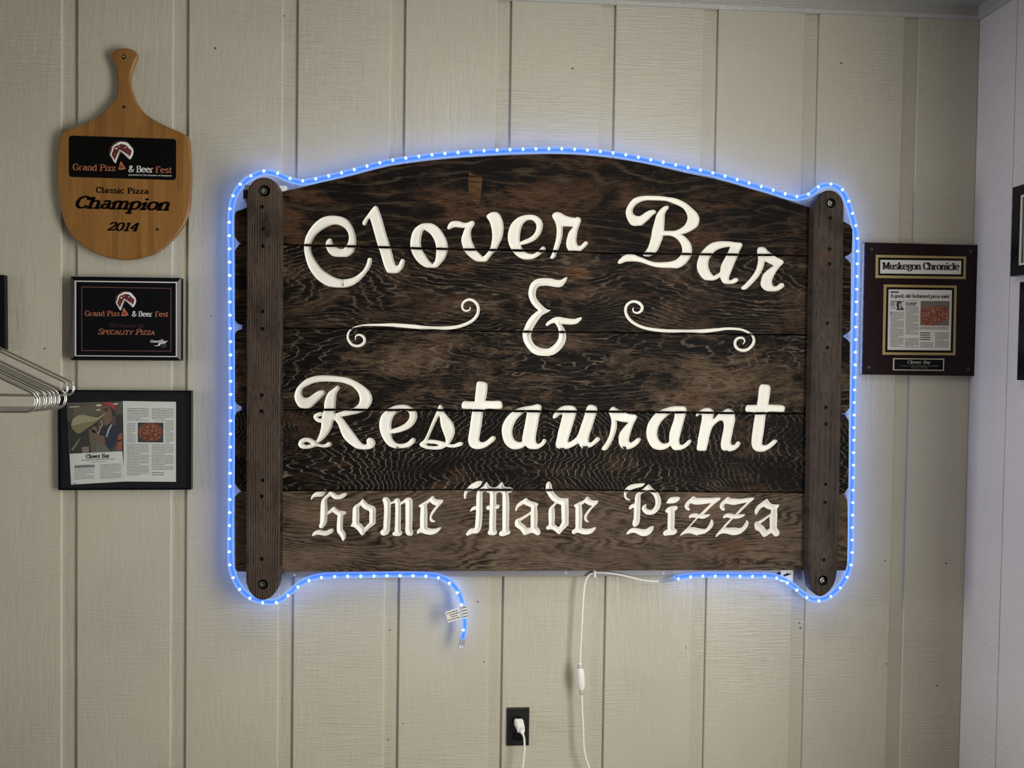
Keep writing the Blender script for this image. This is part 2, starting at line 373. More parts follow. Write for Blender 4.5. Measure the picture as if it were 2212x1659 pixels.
def pizza_mat(name, s=1.0):
    M = mat(name, (0.3, 0.05, 0.03), 0.5); t = NT(M)
    v = t.n.new('ShaderNodeTexVoronoi'); v.inputs['Scale'].default_value = 150*s; t.L(t.map((1, 1, 1.4)), v.inputs['Vector'])
    n = t.noise(t.map((1, 1, 1.6)), 190*s, 3, 0.6, 1.0)
    c = t.ramp(n, [(0.36, (0.06, 0.010, 0.008)), (0.48, (0.20, 0.026, 0.018)), (0.58, (0.36, 0.17, 0.085)), (0.75, (0.52, 0.38, 0.24))])
    c = t.mix(t.ramp(v.outputs['Distance'], [(0.14, 0.75), (0.24, 0.0)]), c, (0.28, 0.02, 0.018)); t.L(c, t.b.inputs['Base Color']); return M
M_pizza = pizza_mat('printed_pizza'); 
# ------------------------------------------------------------------ carved lettering outlines, traced on the sign face: (key, ox, oy, scale, loops)
SA, SB = 5.989, 10.5
GLY = {}
def G(word, key, ox, oy, s, outer, *inner, prof='flat'):
    GLY[(word, key)] = ([[(ox+x/s, oy+y/s) for x, y in l] for l in (outer,)+inner], prof)
G('clover','C',640,400,SA,[(955,938),(975,945),(983,965),(975,1010),(955,1060),(925,1110),(885,1165),(840,1215),(790,1260),(735,1295),(680,1315),(620,1325),(545,1325),(460,1318),(400,1302),(340,1270),(280,1225),(225,1165),(180,1100),(145,1025),(120,940),(105,870),(101,800),(106,735),(118,680),(140,630),(165,585),(200,535),(240,490),(290,448),(350,415),(420,398),(500,396),(580,408),(640,432),(680,465),(715,515),(745,575),(765,640),(776,700),(775,760),(760,825),(735,875),(700,905),(660,927),(600,930),(500,925),(455,905),(415,865),(390,815),(381,765),(387,730),(405,705),(435,688),(460,698),(470,730),(485,765),(510,795),(555,820),(610,822),(635,800),(660,765),(677,710),(680,660),(668,615),(645,575),(605,540),(560,518),(510,510),(460,516),(400,540),(340,575),(290,615),(250,655),(220,705),(200,750),(192,800),(198,860),(220,920),(255,980),(300,1045),(355,1105),(420,1150),(490,1190),(550,1212),(610,1218),(680,1210),(750,1190),(810,1150),(860,1105),(895,1050),(915,1000),(922,960),(935,942)])
G('clover','l',640,400,SA,[(1030,268),(1055,285),(1070,320),(1100,400),(1135,520),(1165,630),(1200,740),(1220,800),(1240,870),(1260,950),(1275,1005),(1290,1035),(1305,1042),(1325,1025),(1345,980),(1360,957),(1385,952),(1402,970),(1405,1000),(1390,1045),(1365,1090),(1335,1120),(1300,1138),(1250,1138),(1185,1132),(1165,1105),(1145,1065),(1120,990),(1095,900),(1065,810),(1040,730),(1015,640),(990,550),(970,480),(955,435),(945,430),(930,450),(915,485),(900,515),(875,522),(857,505),(857,480),(880,440),(910,400),(945,350),(985,300),(1010,272)])
G('clover','o',640,400,SA,[(1690,492),(1760,498),(1820,530),(1870,580),(1910,640),(1945,710),(1962,780),(1958,840),(1945,900),(1915,960),(1870,1015),(1830,1055),(1795,1068),(1740,1068),(1680,1065),(1630,1040),(1580,1000),(1535,945),(1500,880),(1480,810),(1475,750),(1482,690),(1500,620),(1530,565),(1580,522),(1630,498)],
 [(1650,578),(1665,582),(1710,610),(1750,650),(1785,710),(1805,775),(1812,840),(1808,900),(1800,960),(1785,1000),(1765,1018),(1740,1000),(1700,950),(1660,890),(1630,835),(1615,780),(1613,720),(1622,660),(1635,610)])
G('clover','v',960,400,SA,[(35,555),(42,530),(62,495),(95,470),(150,463),(200,468),(235,482),(270,487),(310,480),(340,465),(370,462),(393,480),(392,505),(375,535),(358,560),(345,600),(345,650),(352,700),(370,750),(390,795),(410,840),(440,870),(470,900),(495,924),(510,918),(540,890),(565,860),(585,840),(600,790),(610,740),(617,690),(618,640),(612,580),(600,520),(580,465),(555,430),(543,405),(560,380),(600,355),(650,347),(690,355),(720,385),(745,430),(760,480),(767,540),(764,600),(755,660),(735,715),(705,770),(675,835),(655,860),(610,905),(570,955),(545,985),(510,990),(430,988),(370,960),(320,920),(280,880),(255,840),(235,790),(220,730),(222,680),(238,630),(255,580),(270,555),(215,552),(160,545),(110,550),(75,570),(50,572)])
G('clover','e',960,400,SA,[(1120,382),(1170,390),(1220,415),(1255,450),(1275,500),(1272,550),(1255,610),(1225,660),(1180,705),(1130,735),(1080,755),(1030,768),(990,775),(1000,800),(1020,840),(1050,870),(1100,885),(1150,888),(1180,875),(1215,850),(1245,815),(1270,793),(1300,800),(1312,825),(1295,850),(1265,880),(1220,915),(1170,945),(1120,958),(1060,962),(1000,952),(950,925),(910,890),(880,850),(850,800),(830,750),(820,690),(822,630),(835,570),(860,510),(900,460),(950,420),(1000,398),(1060,385)],
 [(1110,450),(1150,462),(1180,495),(1190,540),(1180,590),(1155,635),(1115,670),(1070,695),(1020,715),(980,735),(977,700),(980,640),(990,580),(1005,530),(1030,490),(1065,458)])
G('clover','r',960,400,SA,[(1395,385),(1410,365),(1440,350),(1480,350),(1520,365),(1560,390),(1610,408),(1660,418),(1700,420),(1725,410),(1750,420),(1768,440),(1765,470),(1745,530),(1725,590),(1715,650),(1708,710),(1715,755),(1735,785),(1760,782),(1790,755),(1820,728),(1850,730),(1860,750),(1845,775),(1800,820),(1755,855),(1720,862),(1650,862),(1610,850),(1585,810),(1575,760),(1578,720),(1590,670),(1610,610),(1640,570),(1665,540),(1600,535),(1535,535),(1532,590),(1528,650),(1515,710),(1490,790),(1465,850),(1445,900),(1425,940),(1390,955),(1368,945),(1375,920),(1400,870),(1410,820),(1425,770),(1440,710),(1450,650),(1452,580),(1445,520),(1425,460),(1400,420)])
G('bar','B',1330,400,SA,[(500,320),(522,335),(520,360),(490,380),(460,410),(420,450),(375,490),(335,520),(290,525),(240,528),(200,515),(165,470),(142,420),(130,370),(135,320),(155,270),(190,215),(240,170),(300,148),(380,138),(480,138),(580,142),(680,155),(770,170),(850,200),(920,240),(980,290),(1040,345),(1070,390),(1084,430),(1080,475),(1060,530),(1010,570),(960,600),(900,625),(850,635),(890,660),(930,700),(965,745),(985,800),(988,850),(978,910),(950,960),(910,1010),(860,1050),(800,1075),(720,1072),(620,1070),(530,1062),(460,1045),(390,1020),(330,1000),(260,990),(190,988),(130,992),(80,1012),(50,1020),(28,1010),(28,990),(60,950),(110,910),(170,893),(240,898),(290,920),(360,945),(430,975),(500,995),(570,998),(650,995),(720,985),(780,965),(820,930),(850,895),(860,850),(855,800),(835,750),(800,705),(750,670),(700,655),(650,652),(615,655),(605,700),(580,760),(550,830),(520,870),(485,895),(450,920),(400,925),(358,915),(362,890),(385,855),(415,810),(440,740),(460,660),(470,590),(485,530),(505,460),(525,390),(555,340),(590,300),(630,275),(665,265),(688,275),(685,300),(660,330),(640,370),(635,420),(632,490),(628,550),(630,590),(700,592),(770,588),(830,565),(880,530),(910,490),(927,440),(925,390),(905,345),(870,300),(810,265),(740,235),(660,208),(580,200),(480,197),(400,197),(340,210),(280,240),(240,280),(222,320),(225,365),(255,392),(305,400),(340,385),(380,355),(430,328),(470,320)])
G('bar','a',1330,400,SA,[(1360,725),(1480,728),(1560,740),(1620,745),(1640,765),(1630,800),(1600,860),(1570,940),(1530,1030),(1500,1110),(1475,1170),(1465,1215),(1480,1235),(1505,1220),(1545,1200),(1580,1205),(1588,1230),(1565,1255),(1520,1275),(1460,1278),(1400,1270),(1370,1240),(1350,1190),(1310,1215),(1270,1232),(1200,1233),(1150,1225),(1110,1190),(1075,1140),(1055,1090),(1050,1030),(1065,960),(1095,890),(1130,840),(1180,790),(1240,750),(1300,732)],
 [(1480,800),(1450,870),(1420,930),(1385,990),(1360,1050),(1345,1130),(1310,1150),(1270,1175),(1240,1145),(1215,1100),(1200,1050),(1200,1000),(1215,950),(1240,905),(1280,860),(1330,830),(1400,808),(1450,800)])
G('bar','r',1330,400,SA,[(1850,805),(1890,800),(1930,810),(1970,850),(2020,890),(2070,925),(2130,955),(2168,980),(2172,1005),(2140,1040),(2105,1080),(2070,1130),(2045,1180),(2025,1230),(2025,1280),(2045,1310),(2080,1305),(2120,1275),(2155,1265),(2180,1280),(2175,1310),(2140,1345),(2080,1370),(2000,1375),(1940,1365),(1900,1335),(1875,1290),(1880,1230),(1905,1160),(1950,1110),(2000,1070),(2042,1043),(1980,1010),(1930,988),(1915,1050),(1890,1110),(1850,1180),(1800,1240),(1740,1300),(1690,1345),(1660,1355),(1625,1345),(1625,1320),(1660,1290),(1710,1240),(1760,1180),(1800,1120),(1825,1060),(1838,1000),(1840,930),(1830,870),(1832,830)])
G('and','ampersand',1010,560,SA,[(1292,230),(1285,260),(1265,300),(1235,340),(1190,362),(1120,358),(1050,345),(980,342),(930,350),(900,375),(885,420),(882,470),(900,520),(930,560),(980,610),(1030,648),(1078,658),(1050,680),(1000,705),(960,730),(920,780),(880,840),(845,900),(828,940),(822,1000),(835,1050),(865,1100),(905,1130),(960,1152),(1040,1155),(1090,1130),(1135,1090),(1170,1035),(1182,980),(1180,930),(1165,880),(1140,840),(1125,822),(1080,835),(1040,860),(1018,865),(1010,845),(1030,815),(1070,785),(1120,755),(1180,745),(1240,755),(1320,768),(1390,772),(1430,758),(1475,748),(1480,765),(1450,805),(1410,835),(1350,845),(1280,842),(1210,838),(1235,870),(1260,920),(1275,985),(1270,1050),(1245,1110),(1200,1170),(1130,1225),(1060,1248),(980,1250),(900,1240),(830,1205),(780,1150),(740,1090),(718,1030),(713,960),(735,890),(770,810),(820,740),(870,695),(915,662),(870,620),(830,570),(800,510),(787,450),(795,380),(820,315),(870,270),(930,248),(1000,245),(1080,250),(1160,268),(1215,265),(1255,240)],prof='v')
G('restaurant','R',620,780,SA,[(470,378),(495,395),(495,420),(460,455),(420,500),(370,550),(320,595),(270,612),(210,612),(165,600),(130,560),(105,510),(95,450),(105,400),(130,345),(180,290),(240,240),(310,208),(390,190),(480,185),(580,190),(680,200),(780,215),(870,250),(950,295),(1020,345),(1070,395),(1098,450),(1103,500),(1090,550),(1060,595),(1020,635),(960,665),(880,685),(790,705),(705,720),(740,760),(790,830),(850,910),(900,975),(940,1030),(980,1070),(1015,1080),(1035,1065),(1028,1030),(1045,1000),(1075,990),(1110,1003),(1138,1030),(1142,1065),(1125,1105),(1090,1130),(1040,1142),(970,1142),(900,1130),(850,1100),(790,1055),(735,995),(700,930),(680,870),(655,810),(620,765),(605,770),(590,830),(560,900),(510,970),(450,1030),(400,1060),(450,1078),(500,1070),(530,1048),(560,1048),(585,1070),(570,1095),(520,1115),(450,1115),(380,1105),(320,1125),(250,1135),(190,1130),(155,1105),(145,1070),(160,1030),(200,1000),(250,990),(310,1000),(350,1020),(378,1035),(395,1000),(420,940),(440,860),(445,800),(400,790),(365,765),(342,730),(350,695),(385,672),(430,660),(465,665),(480,620),(480,560),(490,510),(510,450),(540,400),(580,370),(620,340),(655,318),(685,330),(680,365),(655,395),(640,440),(635,500),(630,560),(628,620),(622,680),(680,660),(750,640),(810,625),(870,600),(915,565),(938,520),(938,470),(925,420),(890,370),(840,325),(770,295),(690,275),(600,268),(500,265),(420,270),(340,288),(270,320),(215,350),(200,390),(200,440),(230,472),(280,468),(330,435),(380,400),(430,380)],
 [(455,712),(420,715),(398,730),(420,742),(450,740)],[(310,1070),(275,1050),(240,1048),(215,1065),(235,1080),(270,1085)])
G('restaurant','e',620,780,SA,[(1470,565),(1540,568),(1600,590),(1650,625),(1680,670),(1686,720),(1670,770),(1640,820),(1590,865),(1520,900),(1440,925),(1350,938),(1355,980),(1375,1020),(1410,1055),(1460,1070),(1520,1065),(1570,1040),(1600,1010),(1625,993),(1655,1000),(1665,1020),(1645,1060),(1600,1095),(1540,1120),(1470,1127),(1390,1125),(1330,1105),(1280,1060),(1235,990),(1205,910),(1193,830),(1200,760),(1225,700),(1270,650),(1330,605),(1400,575)],
 [(1520,635),(1560,650),(1585,690),(1580,740),(1545,790),(1490,830),(1420,860),(1355,882),(1348,840),(1355,780),(1375,725),(1410,675),(1450,650)])
G('restaurant','s',620,780,SA,[(1985,563),(2010,578),(2022,610),(2030,650),(2060,690),(2100,740),(2140,790),(2165,850),(2172,920),(2155,980),(2130,1030),(2100,1075),(2160,1075),(2206,1055),(2246,1045),(2275,1052),(2280,1068),(2262,1092),(2220,1106),(2170,1118),(2110,1118),(2060,1110),(2010,1135),(1950,1145),(1870,1143),(1800,1135),(1740,1110),(1712,1085),(1725,1055),(1760,1030),(1790,990),(1830,900),(1870,800),(1910,710),(1940,640),(1955,595),(1968,570)],
 [(1975,715),(1982,780),(1995,850),(2020,920),(2045,990),(2055,1050),(1990,1035),(1920,1020),(1860,1015),(1828,1020),(1850,960),(1880,890),(1910,820),(1940,760),(1960,720)],[(1800,1078),(1825,1065),(1870,1068),(1930,1075),(1965,1090),(1940,1098),(1880,1100),(1830,1095)])
G('restaurant','t',980,780,SA,[(310,265),(350,263),(410,275),(435,295),(438,340),(430,420),(412,512),(500,515),(600,515),(625,535),(632,570),(628,605),(605,618),(520,618),(450,615),(410,622),(385,640),(375,720),(365,800),(352,880),(340,960),(332,1020),(350,1045),(400,1045),(450,1010),(490,975),(515,968),(540,978),(545,1000),(525,1030),(470,1075),(410,1115),(350,1135),(290,1138),(235,1120),(205,1090),(188,1040),(190,980),(205,890),(220,780),(235,680),(250,620),(180,618),(115,612),(102,595),(108,550),(125,522),(190,520),(272,522),(280,430),(290,350),(298,285)])
G('restaurant','a',980,780,SA,[(1100,558),(1130,570),(1138,600),(1130,650),(1110,720),(1095,800),(1080,890),(1065,970),(1065,1030),(1080,1065),(1110,1068),(1140,1040),(1160,1008),(1190,1010),(1205,1030),(1185,1065),(1145,1105),(1090,1135),(1030,1140),(970,1130),(930,1095),(880,1125),(820,1140),(760,1138),(700,1105),(655,1050),(630,970),(622,890),(635,820),(670,750),(720,690),(780,640),(850,605),(940,585),(1030,570),(1070,558)],
 [(950,655),(940,720),(925,800),(905,900),(890,980),(885,1040),(850,1048),(800,1030),(770,985),(760,930),(765,870),(790,800),(830,740),(880,690),(920,660)])
G('restaurant','u',980,780,SA,[(1280,730),(1285,705),(1320,655),(1370,605),(1430,578),(1500,573),(1555,585),(1590,620),(1588,660),(1570,740),(1545,820),(1520,900),(1495,980),(1480,1035),(1490,1052),(1530,1030),(1570,1000),(1600,965),(1625,900),(1655,810),(1680,740),(1700,670),(1718,610),(1745,570),(1790,565),(1840,585),(1858,610),(1855,660),(1835,720),(1810,800),(1785,880),(1760,950),(1745,1010),(1750,1050),(1780,1050),(1810,1025),(1850,985),(1880,985),(1895,1010),(1880,1035),(1830,1075),(1780,1110),(1720,1125),(1660,1125),(1635,1100),(1615,1060),(1570,1090),(1500,1125),(1430,1140),(1370,1135),(1330,1115),(1322,1070),(1335,1000),(1350,920),(1375,830),(1395,750),(1408,690),(1385,693),(1350,715),(1320,740),(1295,745)])
G('restaurant','r',1340,780,SA,[(-151,665),(-146,640),(-121,605),(-91,590),(-56,605),(-6,635),(50,660),(100,680),(160,690),(200,695),(217,715),(210,745),(185,790),(160,850),(140,910),(122,970),(115,1030),(135,1055),(165,1040),(200,1010),(240,990),(262,998),(265,1020),(240,1060),(190,1105),(130,1135),(80,1142),(30,1135),(0,1105),(-18,1060),(-22,1000),(-8,930),(30,880),(60,840),(105,795),(50,790),(0,782),(-48,770),(-42,830),(-52,890),(-72,960),(-107,1040),(-142,1100),(-176,1145),(-211,1158),(-241,1145),(-236,1120),(-206,1080),(-171,1020),(-141,950),(-126,880),(-116,800),(-121,740),(-141,690)])
G('restaurant','a2',1340,780,SA,[(740,582),(820,585),(850,600),(858,630),(845,700),(820,790),(795,880),(775,960),(762,1030),(775,1080),(810,1082),(850,1050),(885,1018),(910,1015),(922,1035),(900,1070),(850,1115),(790,1145),(730,1153),(680,1140),(650,1095),(600,1130),(545,1148),(470,1145),(410,1115),(365,1050),(340,970),(338,900),(355,820),(400,740),(460,675),(530,630),(620,598),(690,585)],
 [(705,662),(700,720),(685,780),(660,850),(640,920),(630,990),(628,1045),(590,1065),(540,1058),(500,1020),(480,965),(482,900),(500,840),(535,780),(590,725),(640,685),(680,663)])
G('restaurant','n',1340,780,SA,[(975,705),(980,690),(1010,655),(1060,620),(1120,605),(1170,612),(1205,645),(1210,680),(1198,745),(1215,745),(1255,700),(1310,655),(1360,625),(1400,613),(1440,630),(1470,660),(1485,720),(1482,790),(1465,860),(1450,940),(1435,1010),(1430,1060),(1455,1085),(1480,1080),(1505,1045),(1530,1035),(1552,1050),(1550,1080),(1520,1120),(1470,1155),(1410,1168),(1350,1160),(1315,1145),(1300,1095),(1305,1030),(1320,950),(1335,880),(1338,820),(1325,775),(1290,770),(1250,795),(1200,845),(1175,900),(1155,970),(1140,1040),(1125,1110),(1110,1158),(1050,1162),(1000,1155),(988,1140),(995,1080),(1005,1000),(1025,900),(1040,820),(1052,760),(1055,700),(1035,690),(1000,712),(985,718)])
G('restaurant','t2',1340,780,SA,[(1830,300),(1870,300),(1920,310),(1940,335),(1940,390),(1928,480),(1915,562),(2000,565),(2080,570),(2120,582),(2130,610),(2120,650),(2090,657),(2000,655),(1930,655),(1895,665),(1880,720),(1870,800),(1860,880),(1850,950),(1838,1020),(1835,1075),(1860,1090),(1900,1080),(1950,1045),(1990,1015),(2018,1015),(2030,1035),(2010,1065),(1960,1110),(1900,1150),(1850,1170),(1790,1172),(1740,1155),(1710,1120),(1697,1060),(1700,980),(1712,890),(1725,800),(1738,720),(1745,668),(1690,658),(1630,655),(1617,635),(1620,600),(1640,570),(1700,568),(1768,566),(1780,480),(1788,400),(1800,330),(1812,308)])
V = dict(prof='v')
G('home','h_cap',660,1030,SB,[(122,490),(135,450),(170,395),(230,350),(310,330),(400,325),(440,290),(468,290),(470,340),(440,395),(390,440),(330,452),(260,455),(200,465),(165,490),(145,522),(125,515)],**V)
G('home','h',660,1030,SB,[(580,305),(610,325),(650,355),(700,395),(750,412),(800,398),(850,375),(910,365),(945,378),(935,410),(890,455),(820,495),(740,512),(660,505),(610,475),(575,440),(555,440),(520,475),(490,505),(487,560),(497,640),(500,720),(500,790),(545,755),(600,705),(650,675),(680,690),(720,730),(780,765),(850,772),(910,785),(928,810),(900,850),(860,870),(855,950),(848,1050),(845,1150),(850,1190),(880,1225),(908,1280),(915,1340),(905,1400),(870,1445),(855,1458),(835,1440),(800,1370),(760,1310),(720,1260),(708,1200),(708,1120),(715,1000),(725,880),(720,870),(670,840),(620,800),(560,830),(510,860),(497,875),(497,950),(490,1020),(465,1080),(425,1130),(390,1165),(340,1168),(308,1145),(305,1110),(325,1050),(332,960),(335,860),(340,740),(345,640),(355,570),(375,515),(420,460),(470,415),(520,370),(555,320)],**V)
G('home','h_foot',660,1030,SB,[(145,1325),(160,1290),(200,1240),(260,1210),(330,1200),(400,1215),(470,1220),(530,1195),(580,1175),(630,1180),(645,1205),(630,1245),(580,1285),(520,1320),(450,1335),(360,1325),(280,1315),(220,1325),(170,1348)],**V)
G('home','o',660,1030,SB,[(1305,502),(1335,530),(1390,590),(1450,630),(1530,655),(1580,690),(1595,750),(1592,850),(1590,950),(1588,1050),(1540,1100),(1470,1150),(1400,1215),(1350,1260),(1320,1310),(1290,1330),(1245,1300),(1200,1235),(1150,1180),(1090,1140),(1040,1130),(1022,1115),(1040,1080),(1060,1045),(1062,950),(1065,850),(1070,750),(1080,700),(1120,650),(1180,610),(1240,565),(1280,515)],
 [(1255,650),(1290,690),(1350,735),(1420,765),(1447,790),(1445,880),(1445,970),(1445,1040),(1410,1075),(1365,1120),(1330,1160),(1310,1120),(1270,1070),(1220,1035),(1222,950),(1222,850),(1218,770),(1222,680)],**V)
G('home','m',830,1030,SB,[(-40,520),(-20,480),(20,463),(70,463),(110,490),(130,530),(150,565),(190,560),(230,525),(270,490),(310,482),(345,500),(365,545),(370,580),(420,545),(470,505),(520,475),(570,470),(615,485),(640,530),(645,600),(645,750),(645,900),(640,1050),(635,1180),(655,1240),(655,1290),(625,1330),(570,1335),(520,1320),(485,1270),(475,1210),(482,1100),(480,950),(480,800),(480,600),(460,590),(420,615),(380,640),(378,700),(380,850),(378,1000),(375,1150),(380,1220),(410,1245),(408,1285),(380,1325),(330,1343),(250,1340),(200,1325),(185,1290),(200,1255),(235,1240),(240,1150),(245,1000),(247,850),(250,700),(245,600),(200,605),(150,628),(148,720),(145,850),(140,1000),(132,1130),(125,1220),(100,1275),(60,1310),(0,1335),(-50,1325),(-85,1285),(-85,1235),(-50,1200),(-25,1180),(-18,1080),(-12,950),(-5,800),(-8,650),(-25,570)],**V)
G('home','e',830,1030,SB,[(1100,430),(1130,455),(1165,500),(1230,515),(1320,518),(1345,530),(1325,580),(1270,640),(1210,710),(1150,790),(1100,860),(1080,910),(1095,960),(1130,985),(1158,1000),(1150,1025),(1100,1032),(1055,1015),(1030,970),(1035,900),(1060,820),(1110,740),(1160,680),(1180,650),(1120,635),(1070,600),(1035,565),(1000,600),(970,630),(978,750),(980,900),(980,1050),(980,1145),(1030,1165),(1100,1175),(1180,1170),(1240,1150),(1290,1140),(1292,1160),(1250,1220),(1200,1265),(1130,1300),(1050,1315),(960,1305),(890,1285),(855,1265),(800,1275),(750,1295),(738,1270),(745,1230),(780,1185),(810,1155),(812,1050),(815,900),(820,780),(825,690),(790,680),(778,660),(810,630),(870,590),(940,550),(1010,505),(1065,455)],**V)
G('made','m_cap',990,1030,SB,[(175,295),(215,240),(280,180),(370,125),(450,95),(520,92),(548,105),(530,155),(490,210),(430,250),(350,275),(280,315),(215,350),(190,400),(180,460),(160,508),(140,495),(125,440),(132,370),(155,310)],**V)
G('made','m',990,1030,SB,[(465,290),(520,245),(575,205),(620,150),(650,115),(670,150),(710,205),(770,238),(830,238),(890,215),(940,165),(985,110),(1005,125),(1030,180),(1065,228),(1130,235),(1195,240),(1240,280),(1215,310),(1215,340),(1170,360),(1130,370),(1145,430),(1155,560),(1158,700),(1155,850),(1152,1000),(1150,1150),(1155,1210),(1185,1240),(1180,1280),(1140,1305),(1090,1325),(1020,1345),(960,1343),(925,1310),(930,1260),(970,1225),(1000,1210),(1000,1100),(1000,950),(1000,800),(1000,650),(1000,500),(997,380),(960,355),(935,340),(900,360),(865,375),(862,480),(862,600),(870,640),(900,628),(935,640),(935,690),(910,720),(862,725),(860,850),(855,1000),(855,1150),(858,1205),(880,1230),(875,1280),(840,1315),(770,1325),(700,1315),(668,1280),(675,1235),(695,1210),(700,1100),(703,950),(710,800),(708,750),(670,750),(635,725),(640,680),(680,650),(715,645),(715,550),(718,450),(712,370),(670,360),(620,325),(600,322),(565,345),(548,390),(550,500),(550,700),(548,850),(540,1000),(530,1100),(510,1180),(470,1250),(420,1285),(350,1285),(290,1300),(230,1330),(190,1333),(172,1310),(190,1270),(240,1205),(300,1170),(355,1165),(375,1150),(385,1050),(392,950),(400,850),(400,745),(350,755),(300,780),(270,788),(268,770),(290,720),(330,680),(390,660),(405,650),(405,550),(410,450),(420,380),(445,310)],**V)
G('made','a',990,1030,SB,[(1535,478),(1560,485),(1600,530),(1680,560),(1760,580),(1815,610),(1810,640),(1790,665),(1795,760),(1800,880),(1800,1000),(1795,1130),(1830,1170),(1860,1220),(1862,1270),(1840,1315),(1790,1325),(1740,1300),(1690,1275),(1640,1275),(1570,1300),(1500,1322),(1470,1300),(1440,1250),(1400,1200),(1340,1160),(1295,1120),(1282,1060),(1290,1000),(1320,960),(1400,930),(1480,890),(1560,840),(1610,810),(1645,780),(1650,740),(1640,690),(1580,665),(1525,640),(1490,620),(1440,640),(1390,670),(1350,710),(1325,770),(1305,782),(1293,765),(1297,710),(1320,650),(1370,590),(1430,545),(1490,510),(1520,485)],
 [(1640,850),(1600,880),(1520,935),(1450,975),(1415,1000),(1430,1040),(1490,1080),(1530,1120),(1560,1155),(1600,1155),(1640,1145),(1640,1050),(1640,950)],**V)
G('made','d',1160,1030,SB,[(272,100),(300,120),(330,180),(345,250),(355,300),(400,370),(460,430),(530,475),(610,488),(715,485),(715,560),(718,700),(720,850),(718,1000),(715,1080),(660,1145),(600,1200),(550,1260),(520,1295),(490,1300),(430,1250),(370,1205),(300,1190),(230,1200),(210,1175),(212,1130),(250,1105),(265,1080),(262,950),(260,850),(265,760),(290,700),(340,645),(390,600),(405,575),(350,540),(290,470),(240,390),(210,320),(200,250),(205,180),(240,120)],
 [(450,605),(500,620),(548,640),(550,720),(555,850),(558,950),(560,1030),(530,1090),(490,1145),(450,1110),(400,1070),(402,980),(405,850),(400,750),(392,690),(415,650)],**V)
G('made','e',1160,1030,SB,[(1155,440),(1180,480),(1230,520),(1300,535),(1370,535),(1395,550),(1370,600),(1310,660),(1250,720),(1200,790),(1150,860),(1130,920),(1145,980),(1180,1015),(1170,1030),(1120,1025),(1080,985),(1068,930),(1080,870),(1120,800),(1180,730),(1230,680),(1255,655),(1200,650),(1140,625),(1090,585),(1050,615),(1010,640),(1020,720),(1028,850),(1025,980),(1020,1080),(1018,1155),(1070,1175),(1130,1180),(1220,1170),(1290,1145),(1335,1138),(1335,1170),(1300,1220),(1250,1270),(1180,1300),(1100,1308),(1030,1300),(970,1280),(930,1265),(880,1280),(830,1300),(800,1285),(790,1240),(815,1200),(860,1175),(872,1150),(870,1050),(872,900),(870,780),(868,690),(840,670),(838,650),(870,620),(920,595),(980,565),(1040,540),(1090,500),(1125,460)],**V)
G('pizza','p_cap',1330,1030,SB,[(205,305),(230,260),(290,205),(370,170),(470,155),(580,145),(665,150),(640,190),(590,225),(510,245),(420,270),(340,300),(280,330),(250,380),(240,430),(255,470),(290,500),(335,520),(325,537),(270,532),(220,500),(190,440),(188,370)],**V)
G('pizza','p',1330,1030,SB,[(755,170),(780,195),(830,250),(900,310),(950,350),(990,410),(1018,480),(1030,560),(1020,640),(985,730),(930,800),(860,845),(770,862),(690,850),(630,800),(595,740),(597,690),(630,645),(680,620),(697,630),(690,680),(710,725),(760,745),(820,745),(865,700),(895,640),(900,570),(890,500),(860,430),(810,380),(760,340),(720,320),(690,310),(640,355),(565,405),(565,500),(562,620),(558,720),(555,850),(548,970),(530,1050),(490,1105),(440,1135),(400,1120),(380,1080),(385,1020),(405,950),(410,850),(412,750),(415,700),(370,715),(325,742),(300,730),(300,695),(330,650),(380,615),(430,600),(435,500),(445,430),(475,375),(530,345),(580,305),(640,255),(690,210),(725,180)],**V)
G('pizza','p_foot',1330,1030,SB,[(240,1305),(255,1260),(300,1205),(370,1160),(440,1155),(520,1170),(600,1185),(680,1185),(740,1155),(800,1120),(860,1115),(862,1150),(840,1220),(790,1285),(720,1330),(640,1348),(570,1335),(500,1300),(420,1270),(350,1275),(290,1300)],**V)
G('pizza','i_dot',1330,1030,SB,[(1145,600),(1165,560),(1200,500),(1260,465),(1340,455),(1420,455),(1460,475),(1455,500),(1420,545),(1360,585),(1290,602),(1200,605)],**V)
G('pizza','i',1330,1030,SB,[(1125,790),(1140,740),(1180,700),(1250,668),(1330,658),(1385,660),(1410,700),(1400,730),(1345,770),(1342,850),(1338,950),(1338,1050),(1335,1165),(1380,1195),(1395,1230),(1370,1280),(1310,1315),(1240,1322),(1170,1330),(1110,1335),(1075,1300),(1085,1245),(1130,1210),(1175,1190),(1175,1080),(1178,950),(1180,870),(1180,820),(1140,812)],**V)
G('pizza','z',1500,1030,SB,[(-15,438),(20,460),(60,478),(150,478),(300,480),(450,475),(560,470),(597,480),(580,520),(520,565),(450,620),(370,690),(300,760),(240,820),(210,850),(280,850),(362,845),(340,880),(280,920),(210,950),(150,952),(80,940),(40,985),(-20,1045),(-70,1100),(-105,1145),(0,1140),(100,1165),(180,1180),(255,1180),(310,1120),(350,1050),(375,980),(388,955),(415,980),(435,1040),(425,1100),(390,1160),(330,1220),(260,1270),(180,1300),(90,1315),(60,1330),(-15,1305),(-90,1283),(-180,1285),(-250,1305),(-300,1330),(-325,1335),(-310,1300),(-250,1235),(-170,1165),(-100,1090),(-20,1000),(40,930),(-20,925),(-60,925),(-110,940),(-128,920),(-120,885),(-80,850),(-20,830),(60,830),(115,850),(180,790),(250,720),(320,655),(380,595),(300,605),(200,620),(100,630),(0,628),(-50,610),(-70,600),(-110,620),(-130,660),(-125,700),(-100,735),(-105,760),(-130,768),(-170,750),(-210,710),(-222,660),(-205,610),(-160,550),(-100,500),(-55,460)],**V)
